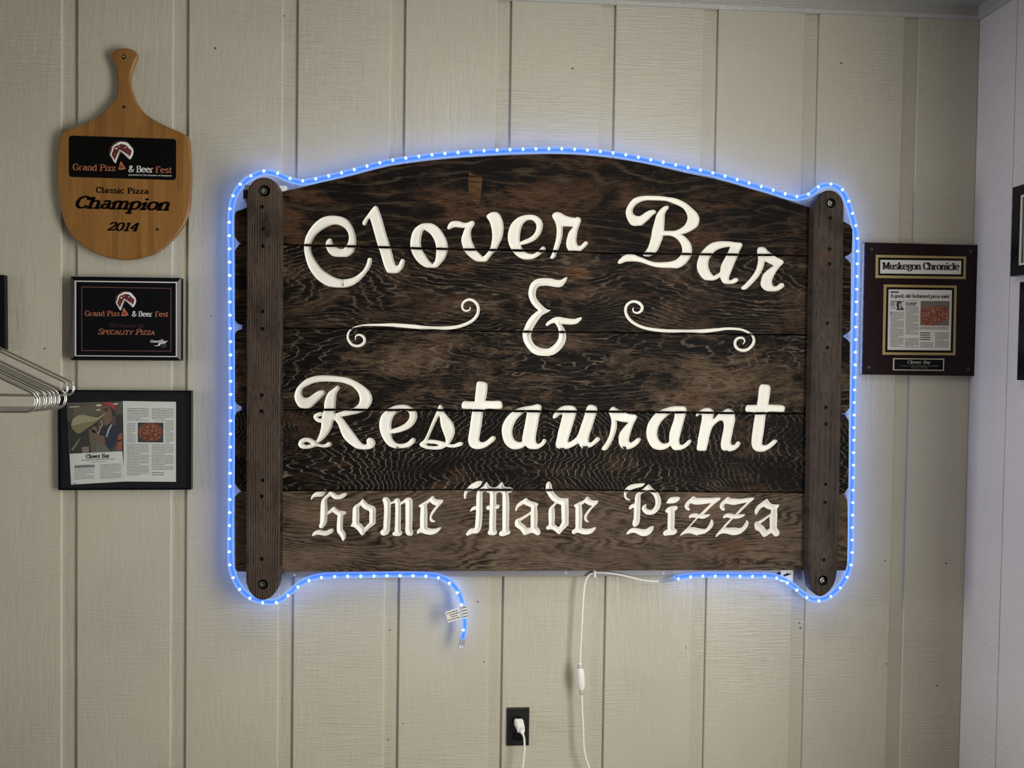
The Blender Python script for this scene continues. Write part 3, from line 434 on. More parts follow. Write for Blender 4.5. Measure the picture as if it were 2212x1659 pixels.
G('pizza','z2',1500,1030,SB,[(775,450),(800,475),(830,492),(900,490),(1000,500),(1100,495),(1200,480),(1310,470),(1362,472),(1335,520),(1270,575),(1200,640),(1120,720),(1050,790),(985,850),(1060,850),(1148,845),(1140,875),(1080,915),(1010,940),(930,950),(880,950),(830,1000),(770,1065),(700,1145),(780,1155),(860,1150),(940,1150),(1010,1160),(1080,1140),(1130,1080),(1165,1020),(1180,980),(1215,1000),(1230,1050),(1215,1110),(1170,1180),(1110,1240),(1030,1295),(940,1320),(850,1322),(770,1300),(690,1285),(620,1290),(550,1320),(510,1358),(480,1362),(485,1330),(540,1255),(600,1190),(660,1120),(730,1040),(800,970),(825,945),(760,925),(710,925),(665,945),(648,925),(665,880),(710,845),(780,828),(850,838),(915,855),(980,790),(1050,715),(1120,650),(1190,580),(1100,600),(1000,620),(900,638),(800,625),(730,610),(690,620),(668,655),(668,690),(690,720),(690,755),(660,768),(620,752),(580,710),(575,650),(595,600),(640,550),(700,500),(740,460)],**V)
G('pizza','a',1500,1030,SB,[(1645,495),(1670,520),(1700,570),(1750,612),(1830,625),(1922,628),(1920,660),(1890,705),(1875,740),(1880,830),(1878,950),(1872,1080),(1875,1160),(1910,1210),(1930,1260),(1920,1310),(1870,1350),(1820,1348),(1780,1310),(1745,1275),(1690,1305),(1620,1350),(1575,1365),(1540,1340),(1500,1280),(1450,1225),(1385,1200),(1365,1150),(1362,1070),(1385,1025),(1450,1005),(1540,960),(1620,905),(1690,860),(1720,840),(1735,790),(1730,745),(1670,735),(1610,700),(1580,680),(1530,700),(1480,745),(1440,810),(1410,862),(1385,850),(1365,805),(1372,750),(1410,680),(1470,620),(1540,570),(1600,525)],
 [(1700,900),(1640,950),(1570,1010),(1520,1045),(1500,1070),(1560,1110),(1600,1160),(1630,1215),(1670,1195),(1705,1165),(1705,1050),(1705,950)],**V)
def swirl(key, ox, oy, pts):
    P = smooth_loop([(x, y) for x, y, w in pts], 14, 400, closed=False)
    raw = np.array([(x, y) for x, y, w in pts], float); ww = np.array([w for *_, w in pts], float)
    cum = np.concatenate([[0], np.cumsum(np.linalg.norm(np.diff(raw, axis=0), axis=1))]); c2 = np.concatenate([[0], np.cumsum(np.linalg.norm(np.diff(P, axis=0), axis=1))])
    w = np.interp(c2/c2[-1], cum/cum[-1], ww)/2; T = np.gradient(P, axis=0); T /= np.linalg.norm(T, axis=1)[:, None]; N = np.stack([-T[:, 1], T[:, 0]], 1)
    Lf = P+N*w[:, None]; Rt = P-N*w[:, None]; out = list(Lf)+list(Rt[::-1])
    GLY[('scroll', key)] = ([[(ox+x/SA, oy+y/SA) for x, y in out]], 'vs')
swirl('left', 720, 600, [(292,805,8),(285,775,14),(300,748,22),(335,738,28),(375,752,32),(402,785,36),(405,820,36),(385,855,38),(345,878,36),(295,882,34),(245,865,34),(205,820,34),(187,765,30),(200,705,26),(235,665,20),(290,635,16),(360,618,16),(450,611,24),(600,610,32),(750,610,42),(900,620,50),(1050,633,52),(1200,650,52),(1350,655,50),(1480,650,46),(1600,635,42),(1700,605,40),(1790,560,40),(1850,500,40),(1876,430,40),(1868,360,38),(1830,310,36),(1780,285,34),(1730,288,32),(1685,320,30),(1668,370,28),(1680,410,26),(1715,428,24),(1750,422,20),(1773,400,16),(1770,375,8)])
swirl('right', 1320, 600, [(1702,862,8),(1728,825,18),(1715,788,26),(1675,775,30),(1630,790,34),(1605,830,36),(1610,885,36),(1650,925,36),(1710,940,38),(1770,925,38),(1820,880,38),(1848,820,38),(1840,770,32),(1810,730,26),(1750,695,30),(1680,670,30),(1580,660,32),(1480,660,34),(1380,672,40),(1250,685,48),(1100,697,56),(980,700,58),(850,695,52),(700,688,46),(560,672,40),(440,650,38),(340,612,38),(260,560,38),(205,490,38),(187,420,36),(205,355,36),(255,315,34),(310,308,36),(365,330,38),(400,370,38),(400,410,36),(370,445,30),(330,455,26),(295,440,22),(282,410,18),(290,385,10)])

# ------------------------------------------------------------------ a small pen-stroke serif alphabet (cap height 1), drawn for the printed lettering
ST = {}
def S_(ch, adv, L=(), C=(), s=(), dots=()): ST[ch] = (adv, L, C, s, dots)
S_('a',.62,[[(.45,.52),(.45,.12)]],[[(.1,.56),(.22,.67),(.38,.66),(.45,.52)],[(.45,.12),(.49,.02),(.6,.04)],[(.45,.38),(.25,.37),(.1,.28),(.09,.12),(.22,.01),(.37,.05),(.45,.17)]])
S_('b',.66,[[(.12,1),(.12,0)]],[[(.12,.5),(.28,.67),(.48,.6),(.56,.34),(.48,.08),(.3,0),(.12,.1)]],[(.07,1,.07)])
S_('c',.58,[],[[(.5,.54),(.36,.68),(.18,.62),(.07,.44),(.08,.2),(.22,.02),(.4,0),(.52,.12)]])
S_('d',.68,[[(.5,1),(.5,0)]],[[(.5,.5),(.34,.67),(.14,.6),(.06,.34),(.14,.08),(.32,0),(.5,.12)]],[(.45,1,.07),(.56,0,.07)])
S_('e',.62,[[(.1,.36),(.54,.36)]],[[(.54,.36),(.5,.58),(.32,.68),(.14,.58),(.07,.34),(.16,.08),(.34,0),(.54,.1)]])
S_('f',.42,[[(.2,.8),(.2,0)],[(.04,.66),(.4,.66)]],[[(.46,.94),(.36,1.02),(.24,.96),(.2,.8)]],[(.2,0,.13)])
S_('g',.62,[[(.46,.6),(.6,.66)]],[[(.3,.68),(.15,.6),(.1,.47),(.15,.33),(.3,.27),(.44,.33),(.5,.47),(.45,.6),(.3,.68)],[(.16,.3),(.1,.2),(.2,.12),(.42,.09),(.54,-.04),(.46,-.2),(.28,-.25),(.1,-.18),(.1,-.05),(.2,.06)]])
S_('h',.68,[[(.12,1),(.12,0)],[(.52,.5),(.52,0)]],[[(.12,.48),(.26,.65),(.42,.66),(.52,.5)]],[(.07,1,.06),(.12,0,.12),(.52,0,.12)])
S_('i',.34,[[(.17,.66),(.17,0)]],[],[(.12,.66,.07),(.17,0,.12)],[(.17,.9)])
S_('j',.32,[[(.2,.66),(.2,-.08)]],[[(.2,-.08),(.14,-.23),(-.02,-.22)]],[(.15,.66,.07)],[(.2,.9)])
S_('k',.66,[[(.12,1),(.12,0)],[(.14,.26),(.46,.64)],[(.26,.4),(.52,0)]],[],[(.07,1,.06),(.12,0,.11),(.48,.66,.1),(.54,0,.1)])
S_('l',.32,[[(.16,1),(.16,0)]],[],[(.11,1,.07),(.16,0,.12)])
S_('m',.98,[[(.12,.66),(.12,0)],[(.47,.5),(.47,0)],[(.82,.5),(.82,0)]],[[(.12,.48),(.24,.65),(.38,.66),(.47,.5)],[(.47,.48),(.6,.65),(.73,.66),(.82,.5)]],[(.07,.66,.06),(.12,0,.1),(.47,0,.1),(.82,0,.1)])
S_('n',.66,[[(.12,.66),(.12,0)],[(.5,.5),(.5,0)]],[[(.12,.48),(.26,.65),(.41,.66),(.5,.5)]],[(.07,.66,.06),(.12,0,.11),(.5,0,.11)])
S_('o',.62,[],[[(.3,.68),(.12,.58),(.07,.34),(.12,.1),(.3,0),(.48,.1),(.54,.34),(.48,.58),(.3,.68)]])
S_('p',.66,[[(.12,.66),(.12,-.28)]],[[(.12,.5),(.28,.67),(.48,.6),(.56,.34),(.48,.08),(.3,0),(.12,.1)]],[(.07,.66,.06),(.12,-.28,.12)])
S_('r',.48,[[(.12,.66),(.12,0)]],[[(.12,.44),(.24,.63),(.42,.64)]],[(.07,.66,.06),(.13,0,.13)])
S_('s',.52,[],[[(.42,.56),(.3,.68),(.14,.62),(.11,.47),(.28,.36),(.44,.26),(.44,.08),(.28,-.01),(.08,.08)]])
S_('t',.42,[[(.18,.9),(.18,.14)],[(.03,.66),(.38,.66)]],[[(.18,.14),(.25,.01),(.4,.06)]])
S_('u',.68,[[(.13,.66),(.13,.18)],[(.51,.66),(.51,0)]],[[(.13,.18),(.2,.02),(.36,.01),(.51,.14)]],[(.08,.66,.06),(.46,.66,.06),(.57,0,.06)])
S_('v',.58,[[(.06,.66),(.29,0)],[(.29,0),(.52,.66)]],[],[(.08,.66,.1),(.5,.66,.1)])
S_('y',.58,[[(.06,.66),(.29,0)],[(.52,.66),(.2,-.28),(.06,-.26)]],[],[(.08,.66,.1),(.5,.66,.1)])
S_('z',.55,[[(.07,.52),(.07,.64),(.46,.64)],[(.46,.64),(.07,.02)],[(.07,.02),(.48,.02),(.48,.14)]])
S_('A',.78,[[(.1,0),(.38,1)],[(.38,1),(.68,0)],[(.2,.34),(.58,.34)]],[],[(.1,0,.11),(.68,0,.12)])
S_('B',.7,[[(.14,1),(.14,0)]],[[(.1,.98),(.42,.98),(.54,.86),(.52,.62),(.36,.53),(.14,.53)],[(.3,.53),(.54,.48),(.61,.26),(.52,.04),(.3,.02),(.1,.02)]],[(.1,1,.09),(.1,0,.09)])
S_('C',.72,[[(.62,.98),(.62,.7)]],[[(.62,.76),(.5,.97),(.3,1),(.12,.82),(.06,.5),(.12,.18),(.3,0),(.5,.03),(.65,.22)]])
S_('E',.66,[[(.14,1),(.14,0)],[(.08,.98),(.56,.98),(.56,.8)],[(.14,.52),(.42,.52)],[(.08,.02),(.58,.02),(.58,.22)]])
S_('F',.62,[[(.14,1),(.14,0)],[(.08,.98),(.56,.98),(.56,.8)],[(.14,.52),(.42,.52)]],[],[(.15,0,.14)])
S_('G',.8,[[(.62,.98),(.62,.7)],[(.64,.42),(.64,.06)]],[[(.62,.76),(.5,.97),(.3,1),(.12,.82),(.06,.5),(.12,.18),(.3,0),(.5,.02),(.64,.12)]],[(.6,.43,.13)])
S_('H',.84,[[(.14,1),(.14,0)],[(.68,1),(.68,0)],[(.14,.52),(.68,.52)]],[],[(.14,1,.12),(.14,0,.12),(.68,1,.12),(.68,0,.12)])
S_('I',.36,[[(.18,1),(.18,0)]],[],[(.18,1,.12),(.18,0,.12)])
S_('L',.62,[[(.14,1),(.14,0)],[(.08,.02),(.56,.02),(.56,.26)]],[],[(.15,1,.13)])
S_('M',.98,[[(.14,1),(.14,0)],[(.14,1),(.47,.1)],[(.47,.1),(.8,1)],[(.8,1),(.8,0)]],[],[(.1,1,.1),(.14,0,.12),(.84,1,.1),(.8,0,.12)])
S_('N',.84,[[(.14,1),(.14,0)],[(.14,1),(.68,0)],[(.68,1),(.68,0)]],[],[(.1,1,.1),(.14,0,.12),(.68,1,.12)])
S_('O',.8,[],[[(.38,1),(.14,.84),(.06,.5),(.14,.16),(.38,0),(.62,.16),(.7,.5),(.62,.84),(.38,1)]])
S_('P',.66,[[(.14,1),(.14,0)]],[[(.1,.98),(.42,.98),(.57,.86),(.56,.6),(.4,.47),(.14,.47)]],[(.1,1,.09),(.15,0,.14)])
S_('R',.74,[[(.14,1),(.14,0)],[(.36,.47),(.62,0)]],[[(.1,.98),(.42,.98),(.56,.86),(.54,.6),(.4,.48),(.14,.48)]],[(.1,1,.09),(.15,0,.13),(.66,0,.1)])
S_('S',.62,[[(.5,.98),(.5,.74)],[(.09,.02),(.09,.26)]],[[(.5,.82),(.36,.99),(.17,.95),(.08,.76),(.2,.58),(.42,.45),(.54,.26),(.46,.05),(.28,0),(.09,.16)]])
S_('T',.72,[[(.07,.8),(.07,.98),(.65,.98),(.65,.8)],[(.36,1),(.36,0)]],[],[(.36,0,.14)])
S_('U',.8,[[(.14,1),(.14,.28)],[(.64,1),(.64,.28)]],[[(.14,.28),(.22,.04),(.39,0),(.57,.05),(.64,.28)]],[(.14,1,.12),(.64,1,.12)])
S_('V',.74,[[(.08,1),(.36,0)],[(.36,0),(.66,1)]],[],[(.08,1,.12),(.66,1,.1)])
S_('Y',.74,[[(.08,1),(.36,.48)],[(.66,1),(.36,.48)],[(.36,.48),(.36,0)]],[],[(.08,1,.1),(.64,1,.1),(.36,0,.13)])
S_('Z',.66,[[(.1,.8),(.1,.98),(.56,.98)],[(.56,.98),(.08,.02)],[(.08,.02),(.58,.02),(.58,.2)]])
S_('D',.78,[[(.14,1),(.14,0)]],[[(.1,.98),(.4,.98),(.62,.82),(.68,.5),(.62,.18),(.4,.02),(.1,.02)]],[(.1,1,.08),(.1,0,.08)])
S_('0',.62,[],[[(.31,1),(.13,.84),(.08,.5),(.13,.16),(.31,0),(.49,.16),(.54,.5),(.49,.84),(.31,1)]])
S_('1',.5,[[(.1,.84),(.28,1),(.28,0)]],[],[(.28,0,.17)])
S_('2',.62,[[(.07,.03),(.56,.03),(.56,.2)]],[[(.1,.74),(.18,.95),(.36,1),(.52,.86),(.5,.62),(.3,.34),(.07,.03)]])
S_('4',.66,[[(.46,1),(.06,.3),(.62,.3)],[(.46,1),(.46,0)]],[],[(.46,0,.12)])
S_('7',.6,[[(.08,.8),(.08,.98),(.54,.98)],[(.54,.98),(.24,0)]])
S_('&',.8,[],[[(.7,.02),(.42,.32),(.2,.64),(.2,.88),(.36,1),(.5,.88),(.46,.68),(.2,.44),(.07,.22),(.16,.02),(.36,0),(.56,.14),(.68,.44)]],[(.7,.46,.08)])
S_('-',.4,[[(.06,.34),(.34,.34)]]); S_(',',.26,[[(.14,.06),(.06,-.16)]],[],[],[(.12,.06)]); S_('.',.28,[],[],[],[(.12,.06)]); S_(' ',.34)
def strip_poly(P, hw):
    P = np.array(P, float); n = len(P); T = np.zeros_like(P)
    for i in range(n):
        a = P[i]-P[max(i-1, 0)]; b = P[min(i+1, n-1)]-P[i]; a = a/(np.linalg.norm(a)+1e-9); b = b/(np.linalg.norm(b)+1e-9); t = a+b; T[i] = t/(np.linalg.norm(t)+1e-9)
    N = np.stack([-T[:, 1], T[:, 0]], 1); return P+N*hw[:, None], P-N*hw[:, None]
def text_polys(s, thick=.16, thin=.06, italic=0.0, track=0.0, smallcaps=False):
    x = 0; out = []
    for ch in s:
        k = 1.0
        if smallcaps and ch.isalpha() and ch.islower(): ch = ch.upper(); k = .76
        adv, Ls, Cs, sf, dots = ST.get(ch, ST[' '])
        def put(P): out.append([(x+(px+italic*py)*k, py*k) for px, py in P])
        def hw_of(P):
            P = np.array(P); T = np.gradient(P, axis=0); L = np.linalg.norm(T, axis=1)+1e-9; return (thin+(thick-thin)*np.abs(T[:, 1]/L)**1.3)/2/ (1 if k == 1 else .9)
        for l in Ls:
            for a, b in zip(l[:-1], l[1:]):
                Q = [a, b]; h = hw_of(Q); A, B = strip_poly(Q, h); put(list(A)+list(B[::-1]))
        for c in Cs:
            Q = smooth_loop(c, .07, 400, closed=False); h = hw_of(Q); A, B = strip_poly(Q, h)
            for i in range(len(Q)-1): put([A[i], A[i+1], B[i+1], B[i]])
        for sx, sy, w in sf:
            t = thin*1.1; y0 = sy-t/2 + (t/2 if sy == 0 else (-t/2 if sy > .5 else 0)); w = w+thick*.28
            put([(sx-w, y0-t/2), (sx+w, y0-t/2), (sx+w, y0+t/2), (sx-w, y0+t/2)])
        for dx, dy in dots: put([(dx+thick*.55*math.cos(a*math.pi/4), dy+thick*.55*math.sin(a*math.pi/4)) for a in range(8)])
        x += (adv+track)*k
    return out, x-track
def lettering(parent, s, p0, p1, cap, d, mat_, name='lettering', t=0.0003, **kw):
    p0 = np.array(p0, float); p1 = np.array(p1, float); u = p1-p0; L = np.linalg.norm(u); u /= L; _, adv = text_polys(s, **kw); st = L/(adv*cap)
    kw['thick'] = kw.get('thick', .16)/st; pol, adv = text_polys(s, **kw); v = np.array([u[1], -u[0]])
    if v[1] > 0: v = -v
    mb = MB()
    for P in pol:
        Q = [p0+u*(x/adv*L)+v*(y*cap) for x, y in P]; mb.add([at(a, b, d) for a, b in Q], [tuple(range(len(Q)))])
    return part(name, mb, mat_, parent)
def flat(parent, name, polys, d, mat_, label=None, map_=None):
    mb = MB()
    for P in polys:
        Q = [map_(p) for p in P] if map_ else P
        pts = np.array([at(a, b, d) for a, b in Q]); vv, ff = cdt(pts[:, [0, 2]], [(i, (i+1) % len(pts)) for i in range(len(pts))])
        cen = np.array([vv[list(f)].mean(0) for f in ff]); ok = inside(cen, pts[:, [0, 2]])
        mb.add([(a, -d, b) for a, b in vv], [f for f, k in zip(ff, ok) if k])
    return part(name, mb, mat_, parent, label=label)
def text_rows(mb, x0, x1, y0, y1, n, d, fill=.55, map_=None, last=.6, slope=0.0):
    f = map_ or (lambda p: p); hgt = (y1-y0)/n
    for i in range(n):
        y = y0+hgt*i; x = x0; e = x1 if (i+1) % 7 else x0+(x1-x0)*last
        while x < e-(x1-x0)*.02:
            w = min(random.uniform(.05, .2)*(x1-x0), e-x); hh = hgt*fill*random.uniform(.75, 1)
            mb.add([at(*f(p), d) for p in ((x, y+slope*(x-x0)), (x+w, y+slope*(x+w-x0)), (x+w, y+hh+slope*(x+w-x0)), (x, y+hh+slope*(x-x0)))], [(0, 1, 2, 3)]); x += w+.018*(x1-x0)
# ------------------------------------------------------------------ room shell
XC = float(at(2117, 43, 0)[0]); ZT = 2.40; ZC = 2.438; PIT = 0.3048; GW = 0.043
def panel_mb(a0, a1, z0, z1, t, side=False):   # one raised board of the grooved siding, chamfered long edges
    c = 0.0022; pr = [(a0, t), (a0, c), (a0+c, 0), (a1-c, 0), (a1, c), (a1, t)]; mb = MB(); n = len(pr); v = []
    for z in (z0, z1):
        for a, q in pr: v.append((XC+q, a, z) if side else (a, q, z))
    f = [(i, i+1, n+i+1, n+i) for i in range(n-1)]
    if side: f = [tuple(reversed(x)) for x in f]
    return mb.add(v, f+[tuple(range(n)), tuple(range(2*n-1, n-1, -1))])
wb = struct('wall_back', MB().box((-2.8, 0.0095, 0), (XC+0.1, 0.06, ZC+.05)), M_wall)
for k in range(-9, 9):
    a0 = k*PIT; a1 = (k+1)*PIT-GW if k < 8 else XC
    part('panel', panel_mb(a0, min(a1, XC), 0, ZT+.002, 0.0095), M_wall, wb)
wr = struct('wall_right', MB().box((XC+0.0095, -4.4, 0), (XC+0.06, 0.0, ZC+.05)), M_wallR)
yg = float(atx(2198.5, 0, XC)[1]); part('panel', panel_mb(yg+.004, 0.0095, 0, ZT+.002, 0.0095, True), M_wallR, wr)
y_ = yg
while y_ > -4.3:
    part('panel', panel_mb(max(y_-PIT+.012, -4.4), y_, 0, ZT+.002, 0.0095, True), M_wallR, wr); y_ -= PIT
struct('wall_left', MB().box((-2.86, -4.4, 0), (-2.8, 0.06, ZC+.05)), M_wallR)
struct('floor', MB().box((-2.8, -4.4, -0.05), (XC+.06, 0.06, 0)), M_floor)
struct('ceiling', MB().box((-2.8, -4.4, ZC), (XC+.06, 0.0, ZC+.05)), M_ceil)
t1 = MB(); pr = [(0, ZT), (-.006, ZT+.0005), (-.013, ZT+.009), (-.013, ZC), (0, ZC)]
for x in (-2.8, XC): t1.v += [(x, a, b) for a, b in pr]
t1.f += [(i, (i+1) % 5, 5+(i+1) % 5, 5+i) for i in range(5)]
struct('trim_1', t1, M_trim)
t2 = MB()
for y in (-4.4, 0.0): t2.v += [(XC+a, y, b) for a, b in pr]
t2.f += [(5+i, 5+(i+1) % 5, (i+1) % 5, i) for i in range(5)]
struct('trim_2', t2, M_trim)
# the glazed door on the side wall, out of frame, that the daylight comes through
wf = MB(); y0, y1, z0, z1 = -2.30, -1.32, 0.16, 2.02
for a, b in (((y0-.09, 0), (y0, z1+.09)), ((y1, 0), (y1+.09, z1+.09)), ((y0, 0), (y1, z0)), ((y0, z1), (y1, z1+.09)), ((y0, .98), (y1, 1.02))):
    wf.box((XC-.03, a[0], a[1]), (XC, b[0], b[1]))
wn = struct('door_1', wf, M_trim)
part('pane', MB().box((XC-.008, y0, z0), (XC-.003, y1, z1)), mat('daylit_pane', (.5, .5, .5), .3, emis=(.9, .95, 1), estr=1.0), wn)
nm = mat('old_nail_spot', (0.09, 0.075, 0.05), .8)
for x, y, r in ((465,104,2.6),(614,34,2),(1237,148,2.4),(1817,136,2.6),(1727,1346,2.2),(1729,1357,2.4),(2044,1217,2.6),(1032,1300,2.2),(1045,1430,1.8),(842,1361,1.8),(839,1598,2),(1482,1399,1.6),(870,1563,1.6),(1912,1212,2),(1915,1434,2),(2024,1481,2.2),(96,753,2.2),(456,683,1.6),(1236,1583,0.1)):
    kx = at(x, y, 0)[0]; kk = (kx/PIT) % 1; rec = kk > (1-GW/PIT); dd = -.0093 if rec else .0003
    c = at(x, y, dd); part('nail_hole', MB().prism([(c[0]+r*.00135*math.cos(a*.9)*(1+.25*math.sin(a*2.3+x)), c[1], c[2]+r*.0011*math.sin(a*.9)) for a in range(7)], .0006), nm, wb)

# ------------------------------------------------------------------ the carved sign
FP, PT, PF = 0.075, 0.034, 0.115
sx = [at(1170, 1235, FP)[0], 0, at(1170, 1235, FP)[2]]
sign = thing('carved_sign', 'large dark weathered wooden sign with carved white lettering between two round-ended posts', 'sign', (sx[0], 0.0, sx[2]))
def w2(P, d=FP): return np.array([at(x, y, d)[[0, 2]] for x, y in P])
SEAMS = [[(517,526),(620,528.5),(640,529),(800,533),(960,538),(1150,541.5),(1330,546.5),(1500,549),(1699,551.5),(1750,553),(1826,555)],
 [(532,706.5),(640,708.5),(720,709),(860,711.8),(1010,715),(1200,717),(1379,719),(1550,721.5),(1689,723.2),(1822,726)],
 [(527,882),(620,884.4),(800,885.5),(980,886.3),(1165,888.3),(1340,889.6),(1520,891.4),(1700,893.5),(1825,894)],
 [(519,1061),(660,1060.3),(830,1059.3),(990,1058.3),(1160,1058.5),(1370,1060.5),(1540,1063),(1710,1064.3),(1825,1067)]]
GAPH = 0.0014
SW = []
for s_ in SEAMS:
    P = smooth_loop(s_, 24, 400, closed=False); Q = w2(P); Q[2:-2, 1] += np.array([random.uniform(-.0005, .0005) for _ in range(len(Q)-4)]); SW.append(Q)
arch = [(1824,480.8),(1837,486),(1842,496)]
top = [(509.7,456.6),(532,448.6),(545,430),(607,414.5),(658,403),(697,393.7),(754.9,380.6),(830,361.3),(905,349.5),(980,341.8),(1090,335.3),(1188,332.7),(1253,334.6),(1334.8,343.4),(1410,356.5),(1473,371.5),(1547,387),(1620,407.5),(1693.7,429.5),(1747,447),(1795,462),(1824,479),(1837,486),(1842,496)]
def left_side(y0, y1): return [(512, y0+8), (507, y0+15), (506.3, (y0+y1)/2), (507, y1-15), (512.5, y1-8)]
LOOPS = {}
for key, (loops, prof) in GLY.items():
    LOOPS[key] = [w2(smooth_loop(l, 2.6 if prof != 'flat' else 3.2)) if prof != 'vs' else w2(l[::1]) for l in loops]
def in_letters(c):
    r = np.zeros(len(c), bool)
    for key, ls in LOOPS.items():
        a = inside(c, ls[0])
        for h in ls[1:]: a &= ~inside(c, h)
        r |= a
    return r
def build_plank(i):
    lo, hi = (SW[i] if i < 4 else None), (SW[i-1] if i > 0 else None); out = []
    dz = np.array([0, GAPH])
    if i == 0:
        up = w2(smooth_loop(top, 20, 50, closed=False))
        rt = w2([(1841.5,520),(1840.5,545),(1833,551)]); bt = (lo+dz)[::-1]; lf = w2([(512,519),(506.5,510),(506.3,480),(507,463)])
        out = np.concatenate([up, rt, bt, lf])
    else:
        up = hi-dz
        yl0, yr0 = SEAMS[i-1][0][1], SEAMS[i-1][-1][1]
        xr = [1839.5, 1838.5, 1836.5, 1834.0, 1831][i]
        if i < 4:
            yl1, yr1 = SEAMS[i][0][1], SEAMS[i][-1][1]
            rt = w2([(xr-5, yr0+8), (xr, yr0+14), (xr, (yr0+yr1)/2), (xr-1, yr1-13), (xr-5, yr1-8)]); bt = (lo+dz)[::-1]; lf = w2([(512.5, yl1-8), (507, yl1-15), (507, (yl0+yl1)/2), (507, yl0+15), (512, yl0+8)])
        else:
            rt = w2([(xr-4, yr0+7), (xr, yr0+13), (1832, 1140), (1830.5, 1220), (1827, 1232.5)]); bt = w2([(1730,1232),(1400,1232.5),(1020,1233.5),(605,1235),(512,1235)]); lf = w2([(507.5,1228),(507,1150),(507, yl0+13),(511, yl0+7)])
        out = np.concatenate([up, rt, bt, lf])
    if np.sum(out[:, 0]*np.roll(out[:, 1], -1)-np.roll(out[:, 0], -1)*out[:, 1]) < 0: out = out[::-1]
    out = out[np.linalg.norm(out-np.roll(out, 1, 0), axis=1) > 1e-5]
    z0, z1 = out[:, 1].min(), out[:, 1].max()
    use = [l for ls in LOOPS.values() for l in ls if l[:, 1].max() > z0 and l[:, 1].min() < z1]
    inner = offset2(out, -0.0018)
    P, E = loop_edges([inner]+use); v, f = cdt(P, E)
    c = np.array([v[list(q)].mean(0) for q in f]); ok = inside(c, inner) & ~in_letters(c)
    mb = MB(); mb.add([(a, -FP, b) for a, b in v], [q for q, k in zip(f, ok) if k])
    n = len(out); vv = [(a, -FP, b) for a, b in inner]+[(a, -FP+.0018, b) for a, b in out]+[(a, -FP+PT, b) for a, b in out]
    ff = []
    for j in range(n):
        k = (j+1) % n; ff += [(j, n+j, n+k, k), (n+j, 2*n+j, 2*n+k, n+k)]
    ff = [tuple(reversed(q)) if False else q for q in ff]; ff.append(tuple(range(3*n-1, 2*n-1, -1))); mb.add(vv, ff)
    return part('plank', mb, M_plank[i], sign, label=['topmost arched plank, blackened', 'second plank from the top, dense wavy grain', 'middle plank, black and brown', 'fourth plank, bold zigzag grain', 'lowest plank, lighter brown'][i])
for i in range(5): build_plank(i)
def seam_gap(c):
    g = np.zeros(len(c), bool)
    for s_ in SW: g |= np.abs(c[:, 1]-np.interp(c[:, 0], s_[:, 0], s_[:, 1])) < GAPH
    return g
def letter(key):
    ls = LOOPS[key]; prof = GLY[key][1]; allp = np.concatenate(ls); x0, z0 = allp.min(0); x1, z1 = allp.max(0)
    st = 0.0022 if prof == 'flat' else 0.0015
    gx, gz = np.meshgrid(np.arange(x0, x1, st), np.arange(z0, z1, st)); gp = np.stack([gx.ravel(), gz.ravel()], 1); gp[:, 0] += (np.floor((gp[:, 1]-z0)/st+.5) % 2)*st/2
    ins = inside(gp, ls[0])
    for h in ls[1:]: ins &= ~inside(gp, h)
    gp = gp[ins]; dg = dist_to(gp, ls); WID, DEP = 0.0036, 0.0060
    if prof == 'flat':
        gp = gp[(dg > .0009) & (dg < WID*.93)]; extra = []
        for l, sgn in zip(ls, [1]+[-1]*9):
            cc = 1 if np.sum(l[:, 0]*np.roll(l[:, 1], -1)-np.roll(l[:, 0], -1)*l[:, 1]) > 0 else -1
            o_ = offset2(l, -WID*cc*sgn); k = inside(o_, ls[0])
            for h in ls[1:]: k &= ~inside(o_, h)
            o_ = o_[k]; o_ = o_[dist_to(o_, ls) > WID*.95]; extra.append(o_)
        gp = np.concatenate([gp]+extra)
    else: gp = gp[dg > .0007]
    P, E = loop_edges(ls)
    for s_ in SW:
        if s_[:, 1].min()-.01 < z1 and s_[:, 1].max()+.01 > z0:
            for sg in (-GAPH, GAPH):
                xs = np.linspace(x0-.004, x1+.004, 30); zs = np.interp(xs, s_[:, 0], s_[:, 1])+sg; b = len(P); P += list(zip(xs, zs)); E += [(b+j, b+j+1) for j in range(29)]
    P += [tuple(p) for p in gp]; v, f = cdt(P, E)
    c = np.array([v[list(q)].mean(0) for q in f]); ok = inside(c, ls[0])
    for h in ls[1:]: ok &= ~inside(c, h)
    ok &= ~seam_gap(c); d = dist_to(v, ls); d[d < 1e-5] = 0
    dep = np.minimum(DEP, d*DEP/WID) if prof == 'flat' else np.minimum(d*(0.95 if prof == 'v' else 0.9), .012)
    mb = MB(); mb.add([(a, -FP+h, b) for (a, b), h in zip(v, dep)], [q for q, k in zip(f, ok) if k])
    return part('letter' if key[0] != 'scroll' else 'scrollwork', mb, M_letter, sign)
for key in GLY: letter(key)
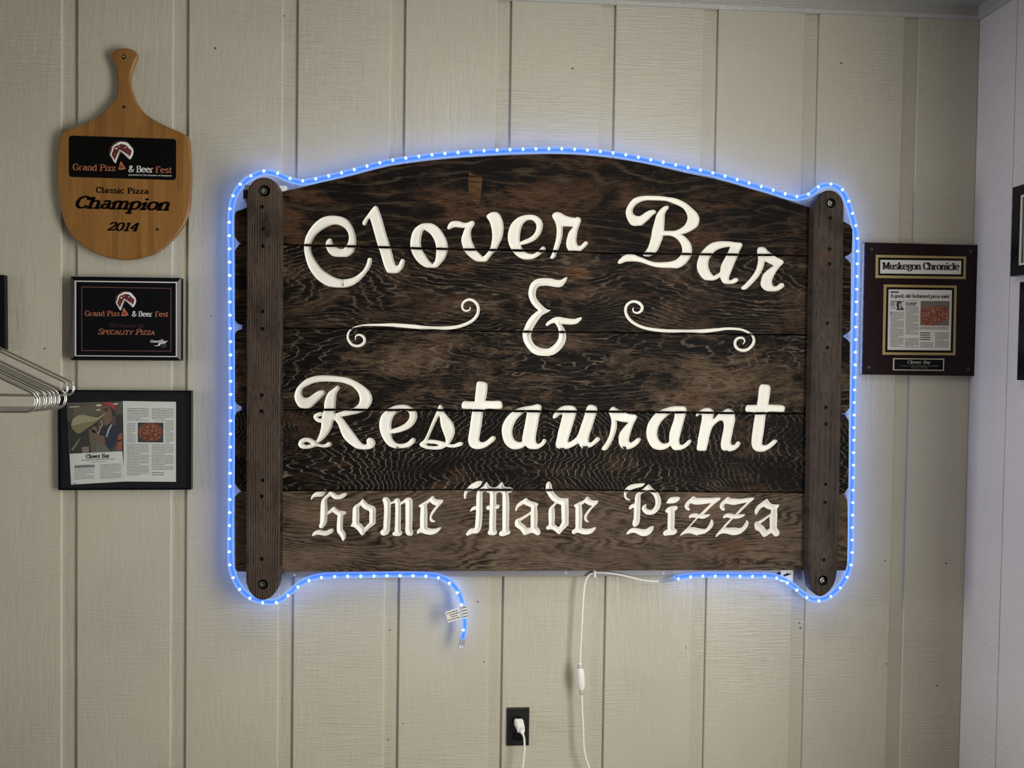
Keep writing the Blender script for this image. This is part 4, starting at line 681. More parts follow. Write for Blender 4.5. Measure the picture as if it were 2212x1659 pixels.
# posts with counterbored bolts and dark plugged holes
def post(outline, holes, plugs, mt, lab):
    P = w2(smooth_loop(outline, 6, 80), PF)
    if np.sum(P[:, 0]*np.roll(P[:, 1], -1)-np.roll(P[:, 0], -1)*P[:, 1]) < 0: P = P[::-1]
    inner = offset2(P, -.005); circ = []
    for hx, hy, r in holes+[(a, b, 4.3) for a, b in plugs]:
        c = at(hx, hy, PF); rr = r/772; n = 28 if r > 6 else 14
        circ.append(np.array([(c[0]+rr*math.cos(2*math.pi*i/n), c[2]+rr*math.sin(2*math.pi*i/n)) for i in range(n)]))
    Q, E = loop_edges([inner]+circ); v, f = cdt(Q, E); c = np.array([v[list(q)].mean(0) for q in f]); ok = inside(c, inner)
    for h in circ: ok &= ~inside(c, h)
    mb = MB(); mb.add([(a, -PF, b) for a, b in v], [q for q, k in zip(f, ok) if k]); n = len(P)
    vv = [(a, -PF, b) for a, b in inner]+[(a*.35+i_[0]*.65, -PF+.0016, b*.35+i_[1]*.65) for (a, b), i_ in zip(P, inner)]+[(a, -PF+.006, b) for a, b in P]+[(a, -FP, b) for a, b in P]; ff = []
    for L in range(3):
        for j in range(n): k = (j+1) % n; ff.append((L*n+j, (L+1)*n+j, (L+1)*n+k, L*n+k))
    ff.append(tuple(range(4*n-1, 3*n-1, -1))); mb.add(vv, ff); po = part('post', mb, mt, sign, label=lab)
    for i, cl in enumerate(circ):
        dp = .024 if i < len(holes) else .006; n = len(cl); hb = MB()
        hb.add([(a, -PF, b) for a, b in cl]+[(a, -PF+dp, b) for a, b in cl], [(j, (j+1) % n, n+(j+1) % n, n+j) for j in range(n)]+[tuple(range(n, 2*n))])
        part('bolt_hole' if i < len(holes) else 'plug_hole', hb, M_hole, po)
    for hx, hy, r in holes:
        c = at(hx, hy, PF-.022); bl = MB().ring((c[0], c[1], c[2]), .0088, .0058, 24, .0016); bl.disc((c[0], c[1]-.004, c[2]), .0050, 6, .006, .0008)
        part('bolt', bl, M_steel, po)
Lo = [(569,382.8),(584,386),(597,396),(604.5,412),(606,430),(606,700),(605.5,1000),(604,1240),(602,1262),(595,1279),(582,1292),(567,1297),(551,1292),(539,1279),(532.5,1262),(531,1240),(532,900),(532.5,430),(534.5,410),(542,396),(554,386)]
Ro = [(1792,410.7),(1807,414.5),(1818,425),(1823.5,441),(1824,460),(1821,700),(1817,950),(1811,1200),(1809,1240),(1802,1264),(1788,1282),(1773,1289),(1761,1283),(1752,1270),(1748.5,1250),(1748.3,1225),(1751,1000),(1756,700),(1760,460),(1761.5,440),(1767,425),(1778,414.5)]
post(Lo, [(571,412,12),(567.3,1262.8,11)], [(565.4,447),(567.5,495),(567,531.5),(566.4,672.8),(565.8,710),(564.8,853.5),(564,888.3),(567,1037.4),(564.8,1072),(564.8,1207.4)], M_postL, 'left post, coarse vertical grain')
post(Ro, [(1794.9,438.6,11),(1778,1254,11.6)], [(1792.4,470.9),(1791.7,538),(1791.7,570.4),(1786.9,698.3),(1786.9,751),(1783.5,880),(1783.5,916),(1782.5,1046),(1781.8,1085.5),(1778.9,1209)], M_postR, 'right post, smoother and greyer')
def boxpx(x0, y0, x1, y1, d, t, mb=None, c=0.0):
    a = at(x0, y1, d); b = at(x1, y0, d); mb = mb or MB()
    return mb.bbox((a[0], -d, a[2]), (b[0], -d+t, b[2]), c) if c else mb.box((a[0], -d, a[2]), (b[0], -d+t, b[2]))
mbd = MB(); boxpx(520, 545, 1826, 1222, FP-PT-.0005, .012, mbd); part('backing_board', mbd, M_back, sign)
mm = MB(); boxpx(614, 1222, 1716, 1246.5, .034, .033, mm, .0015); ms = part('mounting_strip', mm, M_strip, sign)
for x, y in ((1222.8,1237.5),(1433.6,1238.8),(636,1242)):
    c = at(x, y, .0345); part('screw', MB().ring((c[0], c[1], c[2]), .0030, .0014, 14, .001), M_whitep, ms)
for q in ((596, 401, 617.5, 425), (528, 400, 560, 436), (531, 1236, 560, 1262), (1686, 1228, 1714, 1257), (1762, 430, 1800, 470), (1745, 1225, 1790, 1262)):
    dq = .036 if q[0] in (1686,) else FP-.004
    part('mounting_block', boxpx(*q, dq, dq-.001, None, .001), M_plastic if q[0] in (1686, 596) else M_trim, sign)
part('hanging_tab', boxpx(525, 410, 535, 428, .088, .012, None, .002), M_back, sign)
# the pale worn spot under the arch and the artist's signature
worn = carved_wood('bare_wood_spot', 9, 110, 0.06, 1.3, base=(0.040, 0.021, 0.009), brown=(0.105, 0.056, 0.024), lw=0.3, invert=True)
flat(sign, 'worn_spot', [[(1013,372),(1024,377),(1040,380),(1042,384),(1040,410),(1036,441),(1031,443),(1022,434),(1013,416),(1011,398)]], FP+.0003, worn)
def stroke(mb, pts, w, d, map_=None):
    A, B = strip_poly([(p if map_ is None else map_(p)) for p in pts], np.full(len(pts), w/2.0))
    for i in range(len(pts)-1): mb.add([at(*q, d) for q in (A[i], A[i+1], B[i+1], B[i])], [(0, 1, 2, 3)])
sg = MB(); f_ = lambda p: (1540+p[0]/6.9125, 1170+p[1]/6.9125)
for L in ([(245,345),(290,315),(345,262),(375,240),(378,290),(385,345)],[(290,262),(330,255),(380,262)],[(325,312),(388,300)],[(415,345),(425,347)],[(440,348),(500,338),(540,290),(548,252)],[(490,258),(560,250),(545,300),(560,300),(590,262),(592,300),(598,340),(615,335)],[(700,300),(660,315),(655,345),(685,345),(700,305),(705,345)],[(745,300),(715,320),(712,345),(740,342),(748,260),(745,345)],[(775,345),(778,300)],[(790,345),(795,258)]):
    stroke(sg, L, 2.0, FP+.0003, f_)
part('signature', sg, M_hole, sign)

for nm_, P in (('paint_chip', [(1259,963.5),(1264,964.5),(1269,963),(1271,966),(1267,970),(1260,969)]), ('paint_chip', [(1210,968),(1220,967.5),(1219,971),(1211,971)]), ('paint_chip', [(1346,965),(1352,964.5),(1354,970),(1349,971),(1346,968.5)]), ('paint_chip', [(1566,973.5),(1573,973),(1571,977),(1567,977)]), ('paint_chip', [(857,965),(861,964.5),(861.5,967),(857.5,967.5)]), ('paint_chip', [(740.2,612),(742.3,612),(742,618.5),(740.4,618)]), ('paint_crack', [(739.8,603),(740.8,603),(741.5,612),(740.7,612)])):
    flat(sign, nm_, [P], FP+.0004, M_hole)
ib = flat(sign, 'dark_marks', [[(1680,1237),(1685,1236),(1687,1240),(1683,1243),(1679,1241)],[(1692,1242),(1698,1240),(1701,1237),(1704,1240),(1709,1238),(1708,1241),(1699,1244),(1694,1245)]], .0372, M_hole)
# ------------------------------------------------------------------ LED rope light round the sign
rp = [(1456,1249),(1480,1245),(1510,1242),(1560,1242),(1620,1242.5),(1662,1243.5),(1690,1250),(1712,1264),(1735,1283),(1760,1295),(1785,1291),(1806,1275),(1822,1255),(1833,1230),(1837.5,1200),(1838,1150),(1840,1050),(1842,900),(1845,750),(1847,650),(1849,560),(1849,510),(1845,485),(1838,460),(1830,435),(1820,415),(1805,403),(1785,400),(1768,406),(1755,417),(1738,425),(1715,427),(1690,420),(1650,407.5),(1600,393),(1547,378),(1473,362),(1400,347),(1335,334.5),(1253,326),(1188,324),(1090,326.5),(980,333),(905,340.5),(830,352.5),(755,372),(700,385),(655,393.5),(625,388),(600,377),(575,372),(548,380),(525,396),(508,420),(500,448),(498,480),(498.5,530),(499,600),(500,700),(501,800),(501,900),(500,1000),(499,1100),(498,1190),(500,1225),(509,1253),(525,1277),(548,1293),(575,1300),(600,1298),(625,1281),(650,1260),(680,1247),(720,1243),(780,1242),(850,1241),(920,1242),(950,1246),(972,1257),(988,1275),(997,1297),(1003,1330),(1003.5,1358),(999,1380)]
RS = smooth_loop(rp, 5, 400, closed=False); RD = 0.040
R3 = np.array([at(x, y, RD + (0.012*max(0, i-(len(RS)-30))/30)) for i, (x, y) in enumerate(RS)])
RR = .0087
rope = thing('rope_light', 'glowing blue LED rope light following the outline of the carved wooden sign', 'rope light', tuple(R3[0]))
part('tube', MB().tube(R3, RR, 12), M_rope, rope, smooth=True)
part('core', MB().tube(R3, .0026, 8), M_core, rope, smooth=True)
cum = np.concatenate([[0], np.cumsum(np.linalg.norm(np.diff(R3, axis=0), axis=1))])
lm = bpy.data.meshes.new('led'); b_ = MB().ball((0, 0, 0), .0029, 10, 6, (1, 1, 1.4)); lm.from_pydata(b_.v, [], b_.f); lm.materials.append(M_led)
for p in lm.polygons: p.use_smooth = True
s_ = .012
while s_ < cum[-1]-.004:
    p = np.array([np.interp(s_, cum, R3[:, k]) for k in range(3)]); q = np.array([np.interp(s_+.004, cum, R3[:, k]) for k in range(3)])-p; q /= np.linalg.norm(q)
    n = np.array([q[2], 0, -q[0]]); o = bpy.data.objects.new('led', lm); COL.objects.link(o); o.parent = rope
    o.location = tuple(p+n*.0032+np.array([0, -.0022, 0])-R3[0]); o.rotation_euler = (0, math.atan2(n[0], n[2]), 0); s_ += .0372
e = R3[-1]; e2 = e-(R3[-6]-e)/np.linalg.norm(R3[-6]-e)*.030
part('end_cap', MB().tube([e+(e2-e)*-.25, e+(e2-e)*.7, e2], [.0092, .0088, .0070], 14), M_clear, rope, smooth=False)
tg = MB(); tcor = [(962,1321.5),(968,1345.5),(995,1337),(990,1313)]; tg.quadpx(tcor, .062, .0006)
tagm = mat('tag_paper', (.70, .70, .66), .5); tag_ = part('warning_tag', tg, tagm, rope)
tw = MB().tube([at(999.5, 1308, .0615), at(1003, 1334, .0625)], .0092, 14); part('tag_wrap', tw, tagm, rope)
tx = MB()
for i, (a, b) in enumerate(((.08,.98),(.25,.99),(.33,.8),(.06,.98))):
    v = .2+i*.2; A_ = [np.array(tcor[0])*(1-v)+np.array(tcor[1])*v, np.array(tcor[3])*(1-v)+np.array(tcor[2])*v]
    x = a
    while x < b-.05:
        w = random.uniform(.1, .22); p0 = A_[0]*(1-x)+A_[1]*x; p1 = A_[0]*(1-min(x+w, b))+A_[1]*min(x+w, b); stroke(tx, [p0, p1], 1.6, .0625); x += w+.04
for i in range(4):
    a = np.array([998.5+i*.9, 1313.5+i*6.4]); stroke(tx, [a, a+np.array([9, -2.6])], 1.7, .0722)
part('tag_print', tx, M_ink, tag_)

# ------------------------------------------------------------------ feed cord with its inline controller
cp = [(1424,1255.5),(1405,1255),(1384,1252),(1355,1245),(1330,1240),(1308,1237.5),(1285,1237),(1272,1243),(1265,1256),(1261,1280),(1258.5,1320),(1256,1370),(1254,1405),(1253.3,1432)]
cs = smooth_loop(cp, 5, 400, closed=False); c3 = [at(x, y, .045) for x, y in cs]
cord = thing('power_cord', 'white cord hanging from the sign bottom with an oblong inline controller', 'cord', tuple(c3[0]))
part('cable', MB().tube(c3, .0030, 8), M_plastic, cord, True)
cp2 = [(1257,1500),(1257.5,1525),(1258.5,1550),(1260,1580),(1261,1610),(1265,1635),(1273,1660),(1284,1690),(1292,1730),(1290,1780)]
part('cable', MB().tube([at(x, y, .047) for x, y in smooth_loop(cp2, 6, 400, closed=False)], .0030, 8), M_plastic, cord, True)
br = [(1253.2,1431,3.4),(1253.2,1437,4.6),(1253.3,1440,4.8),(1253.4,1443,5.0),(1253.6,1447,7.4),(1254,1453,8.4),(1254.5,1466,9.0),(1255.2,1478,8.6),(1255.8,1486,7.2),(1256,1490,5.2),(1256.4,1495,4.8),(1257,1501,3.6)]
part('inline_controller', MB().tube([at(x, y, .047) for x, y, r in br], [r/742*.98 for *_, r in br], 16), M_plastic, cord, True)
cr = MB()
for x, y, r in ((1253.3,1436.5,5.1),(1253.3,1441,5.3),(1256.2,1491.5,5.5),(1256.6,1496,5.2)): cr.tube([at(x, y-.7, .047), at(x, y+.7, .047)], r/742, 14)
part('strain_groove', cr, M_grayink, cord)
part('connector', MB().tube([at(1424,1255.5,.045), at(1432,1254,.047), at(1444,1251.5,.050), at(1456,1249,.052), at(1464,1247.8,.052)], [.0042, .0066, .0088, .0098, .0092], 14), M_clear, cord, True)
part('cable_tie', MB().tube([at(1284.5,1232,.05), at(1285,1247,.051)], .0034, 8), M_plastic, cord)

# ------------------------------------------------------------------ outlet and plug
po = at(1119, 1612, 0); out_ = thing('wall_outlet', 'black rectangular outlet cover plate low on the panelled wall', 'outlet', (po[0], 0, po[2]))
part('cover_plate', boxpx(1094.3, 1529.5, 1143.8, 1611.8, .007, .007, None, .0025), M_blackpl, out_)
for cy in (1557, 1590):
    c = at(1119, cy, .0085); part('receptacle', MB().prism([(c[0]+.0165*max(-1, min(1, 1.2*math.cos(a)))*1.0, c[1], c[2]+.0145*math.sin(a)) for a in [2*math.pi*i/20 for i in range(20)]], .002, .0006), M_blackgloss, out_)
c = at(1119, 1573, .0082); part('screw', MB().disc((c[0], c[1], c[2]), .003, 12, .002, .0005), M_blackgloss, out_)
pg = at(1121, 1560, .01); plug = thing('plug', 'white plug and cord in the upper socket of the black outlet', 'plug', tuple(pg))
def loft(mb, secs):     # rectangular sections (cx,cz px, half w, half h px, depth)
    n = 8; v = []; f = []
    for cx, cy, w, h, d in secs:
        for sx_, sy_ in ((-1,-.7),(-.7,-1),(.7,-1),(1,-.7),(1,.7),(.7,1),(-.7,1),(-1,.7)): v.append(at(cx+sx_*w, cy+sy_*h, d))
    for i in range(len(secs)-1):
        for j in range(n): k = (j+1) % n; f.append((i*n+j, i*n+k, (i+1)*n+k, (i+1)*n+j))
    f += [tuple(range(n-1, -1, -1)), tuple((len(secs)-1)*n+j for j in range(n))]; return mb.add(v, f)
part('plug_head', loft(MB(), [(1120,1560,9.5,8,.0088),(1120.5,1560.5,9.2,8.5,.018),(1121.5,1562.5,9,9,.026),(1124,1570,8,8,.036),(1125.5,1576,8.2,7,.043),(1126,1577,7.4,6.2,.046)]), M_plastic, plug)
part('strain_relief', MB().tube([at(1126,1577,.044), at(1127.5,1581,.050), at(1130,1587,.054)], [.0075, .0062, .0036], 12), M_plastic, plug, True)
part('cable', MB().tube([at(x, y, .054) for x, y in smooth_loop([(1129.5,1585),(1132.3,1595),(1133,1610),(1132.6,1625),(1130.6,1642),(1129,1660),(1127,1690),(1128,1730)], 4, 400, closed=False)], .0032, 8), M_plastic, plug, True)

# ------------------------------------------------------------------ pizza peel trophy
pe = [(267,104),(281,105.6),(291,110),(296,117.5),(295,125),(290,135),(286,148),(282,159.5),(280.5,171),(281.5,185.5),(286,200),(292,217),(299.5,229),(309.6,242),(324,253.5),(341.5,263.6),(359,272.6),(376,280),(392,287),(403.7,293),(408.5,303),(410,321.5),(411.6,345),(412.5,375),(411.6,410),(409,446),(401,475),(385,503),(369,520),(353,535),(325.5,550.5),(283,560.5),(247.4,559),(211.6,549),(180,532),(155,509),(136,472),(128.6,439.5),(123.7,390.6),(125,325.5),(130,293),(138,283),(162.8,273.4),(208,254),(234,231),(250.7,208),(254,182),(250.7,149.7),(242.5,130),(240,117),(250.7,106.8)]
DP = .026; pp = w2(smooth_loop(pe, 4, 400), DP); c = at(268, 560, DP)
peel = thing('pizza_peel', 'bamboo pizza peel with a black festival decal and Champion 2014 lettering', 'pizza peel', (c[0], 0, c[2]))
if np.sum(pp[:, 0]*np.roll(pp[:, 1], -1)-np.roll(pp[:, 0], -1)*pp[:, 1]) < 0: pp = pp[::-1]
hc = at(266.5, 122.5, DP); hole = np.array([(hc[0]+.0062*math.cos(a), hc[2]+.0072*math.sin(a)) for a in [2*math.pi*i/16 for i in range(16)]])
inn = offset2(pp, -.003); P, E = loop_edges([inn, hole]); v, f = cdt(P, E); cc = np.array([v[list(q)].mean(0) for q in f]); ok = inside(cc, inn) & ~inside(cc, hole)
mb = MB(); mb.add([(a, -DP, b) for a, b in v], [q for q, k in zip(f, ok) if k]); n = len(pp)
mb.add([(a, -DP, b) for a, b in inn]+[(a, -DP+.003, b) for a, b in pp]+[(a, -DP+.014, b) for a, b in pp], [(L*n+j, (L+1)*n+j, (L+1)*n+(j+1) % n, L*n+(j+1) % n) for L in range(2) for j in range(n)]+[tuple(range(3*n-1, 2*n-1, -1))])
n = len(hole); mb.add([(a, -DP, b) for a, b in hole]+[(a, -DP+.0138, b) for a, b in hole], [(j, (j+1) % n, n+(j+1) % n, n+j) for j in range(n)])
board = part('board', mb, M_bamboo, peel)
part('hanging_nail', MB().tube([(hc[0], 0.0, hc[2]-.001), (hc[0], -DP+.001, hc[2]+.001)], .0022, 8), M_steel, peel)
for x, y, r in ((267.5,231,3.3),(339.6,495.2,3.2)):
    q = at(x, y, DP+.0003); part('bore_hole', MB().disc((q[0], q[1], q[2]), r/757, 14, .0006), M_hole, board)
def rrect(c4, r, n=5):
    out = []; c4 = np.array(c4, float)
    for i in range(4):
        p = c4[i]; a = c4[i-1]-p; b = c4[(i+1) % 4]-p; a /= np.linalg.norm(a); b /= np.linalg.norm(b); ctr = p+a*r+b*r
        for j in range(n+1):
            t = math.pi/2*j/n; out.append(tuple(ctr-b*r*math.cos(t)-a*r*math.sin(t)))
    return out
decal = flat(peel, 'decal', [rrect([(148.8,292.7),(380.8,300.3),(380.2,389.2),(148.8,382)], 7)], DP+.0004, M_black)
def pizza_logo(parent, mp, d):
    n = 26; circ = [(1050+185*math.cos(a), 335-172*math.sin(a)) for a in [math.radians(-38+i*(284/n)) for i in range(n+1)]]
    flat(parent, 'logo_halo', [[(1025,292)]+circ], d, M_dimred, map_=mp)
    crust = [(1000,192),(1040,180),(1085,184),(1125,186),(1160,210),(1190,248),(1222,280),(1236,330),(1222,385),(1200,430),(1180,446),(1160,435),(1092,370),(1025,312),(1008,372),(985,440),(972,502),(950,494),(925,455),(918,425),(890,392),(884,360),(900,330),(908,298),(915,258),(945,228),(975,212)]
    flat(parent, 'logo_crust', [crust], d+.0003, M_whitep, map_=mp)
    fill = [(1008,230),(1045,214),(1085,220),(1120,232),(1148,262),(1175,290),(1200,305),(1202,335),(1190,372),(1172,400),(1100,340),(1022,296),(1000,345),(975,400),(950,462),(935,420),(905,380),(915,345),(932,310),(935,275),(965,245)]
    flat(parent, 'logo_sauce', [fill], d+.0006, M_dkred, map_=mp)
    e = lambda x, y, a, b: [(x+a*math.cos(t*math.pi/4), y+b*math.sin(t*math.pi/4)) for t in range(8)]
    flat(parent, 'logo_topping', [e(1110,268,12,9), e(1017,253,9,7), [(955,275),(985,268),(1000,290),(960,292)], [(1140,360),(1150,360),(1158,385),(1148,380)]], d+.0009, M_whitep, map_=mp)
    flat(parent, 'logo_topping', [e(950,368,17,20), e(1150,318,20,14), e(1085,300,18,9), e(1058,258,14,6)], d+.0009, mat('logo_rose', (.22, .045, .04), .5), map_=mp)
    flat(parent, 'logo_cut', [[(1030,318),(1042,330),(982,478),(974,472)], [(1046,322),(1060,328),(1172,424),(1164,428)]], d+.0009, mat('logo_cut_shade', (.25, .23, .22), .5), map_=mp)
def pizza_slice(parent, mp, d):
    flat(parent, 'logo_slice', [[(1038,478),(1048,474),(1112,572),(1118,584),(1070,598),(1008,600)]], d, M_orange, map_=mp)
    flat(parent, 'logo_slice_filling', [[(1043,508),(1090,570),(1064,584),(1028,582)]], d+.0003, mat('logo_slice_red', (.22, .03, .015), .5), map_=mp)
mp1 = lambda p: (110+p[0]/6.9125, 280+p[1]/6.9125)
pizza_logo(decal, mp1, DP+.0007); pizza_slice(decal, mp1, DP+.0010)
q1 = lambda a, b: mp1((a, b))
lettering(decal, 'Grand Pizz', q1(327,601), q1(968,616), 13.0, DP+.0008, M_orange, thick=.17, thin=.085)
lettering(decal, '& Beer', q1(1158,630), q1(1530,638), 13.2, DP+.0008, M_whitep, thick=.19, thin=.10)
lettering(decal, 'Fest', q1(1562,640), q1(1805,648), 13.0, DP+.0008, M_orange, thick=.17, thin=.085)
lettering(decal, 'presented by The Chamber of Commerce', q1(1160,683), q1(1806,698), 2.9, DP+.0008, M_whitep, thick=.2, thin=.14)
lettering(peel, 'Classic Pizza', q1(675,938), q1(1460,960), 11.5, DP+.0004, M_burn, thick=.27, thin=.13, track=.05)
lettering(peel, 'Champion', q1(352,1163), q1(1760,1200), 24.0, DP+.0004, M_burn, thick=.33, thin=.15, italic=.24)
lettering(peel, '2014', q1(835,1502), q1(1290,1512), 17.0, DP+.0004, M_burn, thick=.32, thin=.15, italic=.26)

# ------------------------------------------------------------------ festival runner-up plaque
def frame_px(parent, name, co, ci, d, t, mt, din=None, back=0.0):
    return part(name, MB().rimpx(co, ci, d, t, din), mt, parent)
mp2 = lambda p: (140+p[0]/8.508, 590+p[1]/8.508); r2 = lambda L: [mp2(p) for p in L]
c = at(271, 779, 0); pl = thing('runner_up_plaque', 'framed glossy black plaque reading Speciality Pizza, hung below the bamboo peel', 'plaque', (c[0], 0, c[2]))
pl['label'] = 'glossy black framed plaque with orange runner-up lettering, hung below the bamboo peel'
co = r2([(105,62),(2138,90),(2135,1608),(103,1600)]); ci = r2([(180,136),(2062,160),(2062,1543),(180,1526)])
frame_px(pl, 'frame', co, ci, .022, .022, M_blackgloss, .014)
part('panel', MB().quadpx(ci, .0135, .010), M_blackgloss, pl)
frame_px(pl, 'silver_fillet', ci, r2([(206,158),(2040,182),(2040,1525),(206,1510)]), .0150, .003, M_silver)
frame_px(pl, 'border_line', r2([(302,246),(1956,274),(1956,1442),(306,1430)]), r2([(318,262),(1940,288),(1940,1428),(320,1416)]), .0139, .0004, M_brownline)
mp3 = lambda p: (271.2+(p[0]-1050)/6.9125*.86, 649.8+(p[1]-335)/6.9125*.86+(p[0]-1050)*.0018)
pizza_logo(pl, mp3, .0141)
pizza_slice(pl, lambda p: (269.5+(p[0]-1060)/6.9125*.98, 673.5+(p[1]-535)/6.9125*.98), .0145)
q2 = lambda a, b: mp2((a, b))
lettering(pl, 'Grand Pizz', q2(368,784), q2(1015,787), 10.8, .0141, M_orange, thick=.17, thin=.085)
lettering(pl, '& Beer', q2(1235,793), q2(1612,796), 10.8, .0141, M_whitep, thick=.19, thin=.10)
lettering(pl, 'Fest', q2(1660,797), q2(1902,800), 10.8, .0141, M_orange, thick=.17, thin=.085)
lettering(pl, '2014 Runner-Up', q2(812,990), q2(1450,996), 7.4, .0141, M_dimred, thick=.17, thin=.08, italic=.15)
lettering(pl, 'Specality Pizza', q2(602,1120), q2(1650,1132), 11.5, .0141, M_orange, thick=.17, thin=.09, italic=.2, smallcaps=True)
lettering(pl, 'The', q2(1762,1236), q2(1818,1237), 2.4, .0141, M_whitep, thick=.24, thin=.16)
lettering(pl, 'Chamber', q2(1575,1272), q2(1830,1274), 5.0, .0141, M_whitep, thick=.26, thin=.15)
flat(pl, 'chamber_swoosh', [r2([(1820,1262),(1850,1248),(1900,1245),(1905,1250),(1860,1258),(1865,1275),(1840,1290),(1762,1300),(1752,1325),(1720,1340),(1660,1338),(1632,1330),(1700,1328),(1728,1312),(1718,1296),(1740,1285),(1820,1280),(1835,1270)])], .0141, M_whitep)
tr = MB()
for i in range(3): text_rows(tr, 1770, 1865, 1308+i*22, 1322+i*22, 1, .0141, map_=mp2)
part('small_print', tr, M_grayink, pl)

# ------------------------------------------------------------------ framed magazine article
mp4 = lambda p: (110+p[0]/6.9125, 835+p[1]/6.9125); r4 = lambda L: [mp4(p) for p in L]; q4 = lambda a, b: mp4((a, b))
c = at(268, 1058, 0); ar = thing('framed_article', 'wide black-framed magazine article with two pages and a cook photo, lowest on the left', 'framed article', (c[0], 0, c[2]))
co = r4([(100,50),(2095,62),(2090,1540),(108,1548)]); ci = r4([(120,72),(2070,84),(2066,1520),(128,1528)])
frame_px(ar, 'frame', co, ci, .020, .020, M_blackgloss)
part('mat_board', MB().quadpx(ci, .008, .006), M_mat_board, ar)
p1 = flat(ar, 'magazine_page', [r4([(238,250),(1058,222),(1068,965),(1105,1418),(300,1465)])], .0090, M_paper2, label='left page, tilted')
p2 = flat(ar, 'magazine_page', [r4([(1072,215),(1868,228),(1868,1422),(1092,1418)])], .0094, M_paper2, label='right page')
F = lambda nm, L, d, col: flat(p1, nm, [r4(P) for P in L], d, col if not hasattr(col, '__len__') else mat('print_'+nm, col, .6))
F('kitchen_photo', [[(240,253),(1056,222),(1068,965),(280,1003)]], .0094, (.115, .095, .072))
F('photo_cabinets', [[(250,520),(700,500),(700,980),(285,1000)],[(960,420),(1060,410),(1066,700),(980,690)]], .0096, (.045, .040, .036))
F('photo_wall_tone', [[(330,300),(760,262),(770,420),(340,440)],[(560,640),(760,620),(700,980),(600,985)]], .0097, (.15, .125, .095))
F('photo_ceiling_light', [[(676,266),(755,262),(752,296),(678,298)],[(676,342),(742,338),(742,358),(678,360)],[(925,252),(1016,245),(985,275),(935,270)],[(278,300),(418,292),(418,306),(280,314)]], .0099, (.70, .66, .56))
F('cook_shirt', [[(780,600),(900,545),(1000,600),(1045,660),(1000,800),(900,970),(880,965),(830,900),(800,780),(700,720),(690,640)]], .0100, (.030, .035, .060))
F('cook_apron', [[(690,720),(800,740),(810,880),(900,965),(665,980),(670,850)]], .0102, (.17, .155, .135))
F('apron_strap', [[(695,700),(740,600),(768,560),(775,570),(735,640),(712,712)],[(820,750),(850,640),(900,560),(918,570),(870,660),(840,755)],[(742,505),(755,500),(775,565),(762,572)]], .0104, (.55, .53, .48))
F('cook_skin', [[(770,290),(850,290),(905,350),(915,420),(900,520),(830,590),(780,540),(770,440),(755,360)],[(560,640),(640,650),(760,760),(818,810),(800,850),(740,845),(650,760),(575,700)],[(620,590),(680,600),(690,680),(640,700),(600,650)]], .0106, (.21, .125, .085))
F('open_mouth', [[(785,325),(850,320),(860,350),(820,375),(785,360)]], .0108, (.10, .035, .03))
F('red_cap', [[(748,300),(770,262),(830,235),(900,232),(955,290),(962,355),(935,345),(895,305),(840,270),(790,270),(755,310)]], .0110, (.48, .055, .08))
F('cook_hair', [[(905,320),(945,350),(965,390),(945,440),(915,440),(905,380)]], .0109, (.05, .035, .028))
F('pizza_dough', [[(300,560),(330,480),(400,430),(480,420),(590,445),(700,465),(800,402),(812,412),(740,470),(640,560),(520,640),(430,705),(380,695),(310,620)]], .0112, (.40, .37, .22))
F('dough_shade', [[(305,580),(400,570),(470,540),(560,530),(640,520),(700,490),(640,560),(520,640),(430,705),(380,695),(310,620)]], .0114, (.26, .22, .11))
F('ketchup_bottle', [[(985,810),(1060,790),(1066,940),(990,950)],[(1000,740),(1030,700),(1062,690),(1062,800),(990,830)]], .0105, (.38, .10, .055))
F('metal_pan', [[(300,940),(430,770),(445,778),(330,960)],[(460,905),(570,895),(565,985),(470,990)]], .0105, (.26, .22, .18))
lettering(p1, 'Clover Bar', q4(528,1073), q4(880,1060), 8.6, .0096, M_ink, thick=.24, thin=.08)
tr = MB(); sl = -.045
for args in ((460,955,1096,1118,1,sl),(580,840,1128,1140,1,sl)): text_rows(tr, *args[:4], args[4], .0094, .5, mp4, slope=args[5])
text_rows(tr, 352, 650, 1190, 1400, 10, .0094, .34, mp4, slope=sl); text_rows(tr, 735, 1060, 1165, 1390, 11, .0094, .34, mp4, slope=sl)
part('text_rows', tr, M_grayink, p1)
t3 = MB(); text_rows(t3, 355, 655, 1180, 1222, 2, .0096, .5, mp4, slope=sl); stroke(t3, [mp4((342,1448)), mp4((370,1446))], 1.5, .0096); part('bold_rows', t3, M_ink, p1)
tr = MB()
for x0, x1, y0, y1 in ((1140,1465,325,520),(1505,1835,330,500),(1135,1262,550,850),(1705,1830,530,850),(1135,1465,860,1340),(1505,1830,865,1255),(1505,1690,1280,1345),(1560,1830,508,528)):
    text_rows(tr, x0, x1, y0, y1, max(1, int((y1-y0)/22.5)), .0098, .36, mp4)
part('text_rows', tr, M_grayink, p2)
flat(p2, 'pizza_photo', [r4([(1298,537),(1680,540),(1678,835),(1298,832)])], .0098, mat('print_dark_tray', (.05, .05, .065), .5))
flat(p2, 'pizza_photo_round', [r4([(1490+185*math.cos(a)*(1 if abs(math.cos(a)) < .97 else .97), 680+142*math.sin(a)) for a in [2*math.pi*i/24 for i in range(24)]])], .0100, M_pizza)
part('glass', MB().quadpx(ci, .0150, .0018), M_glass, ar)

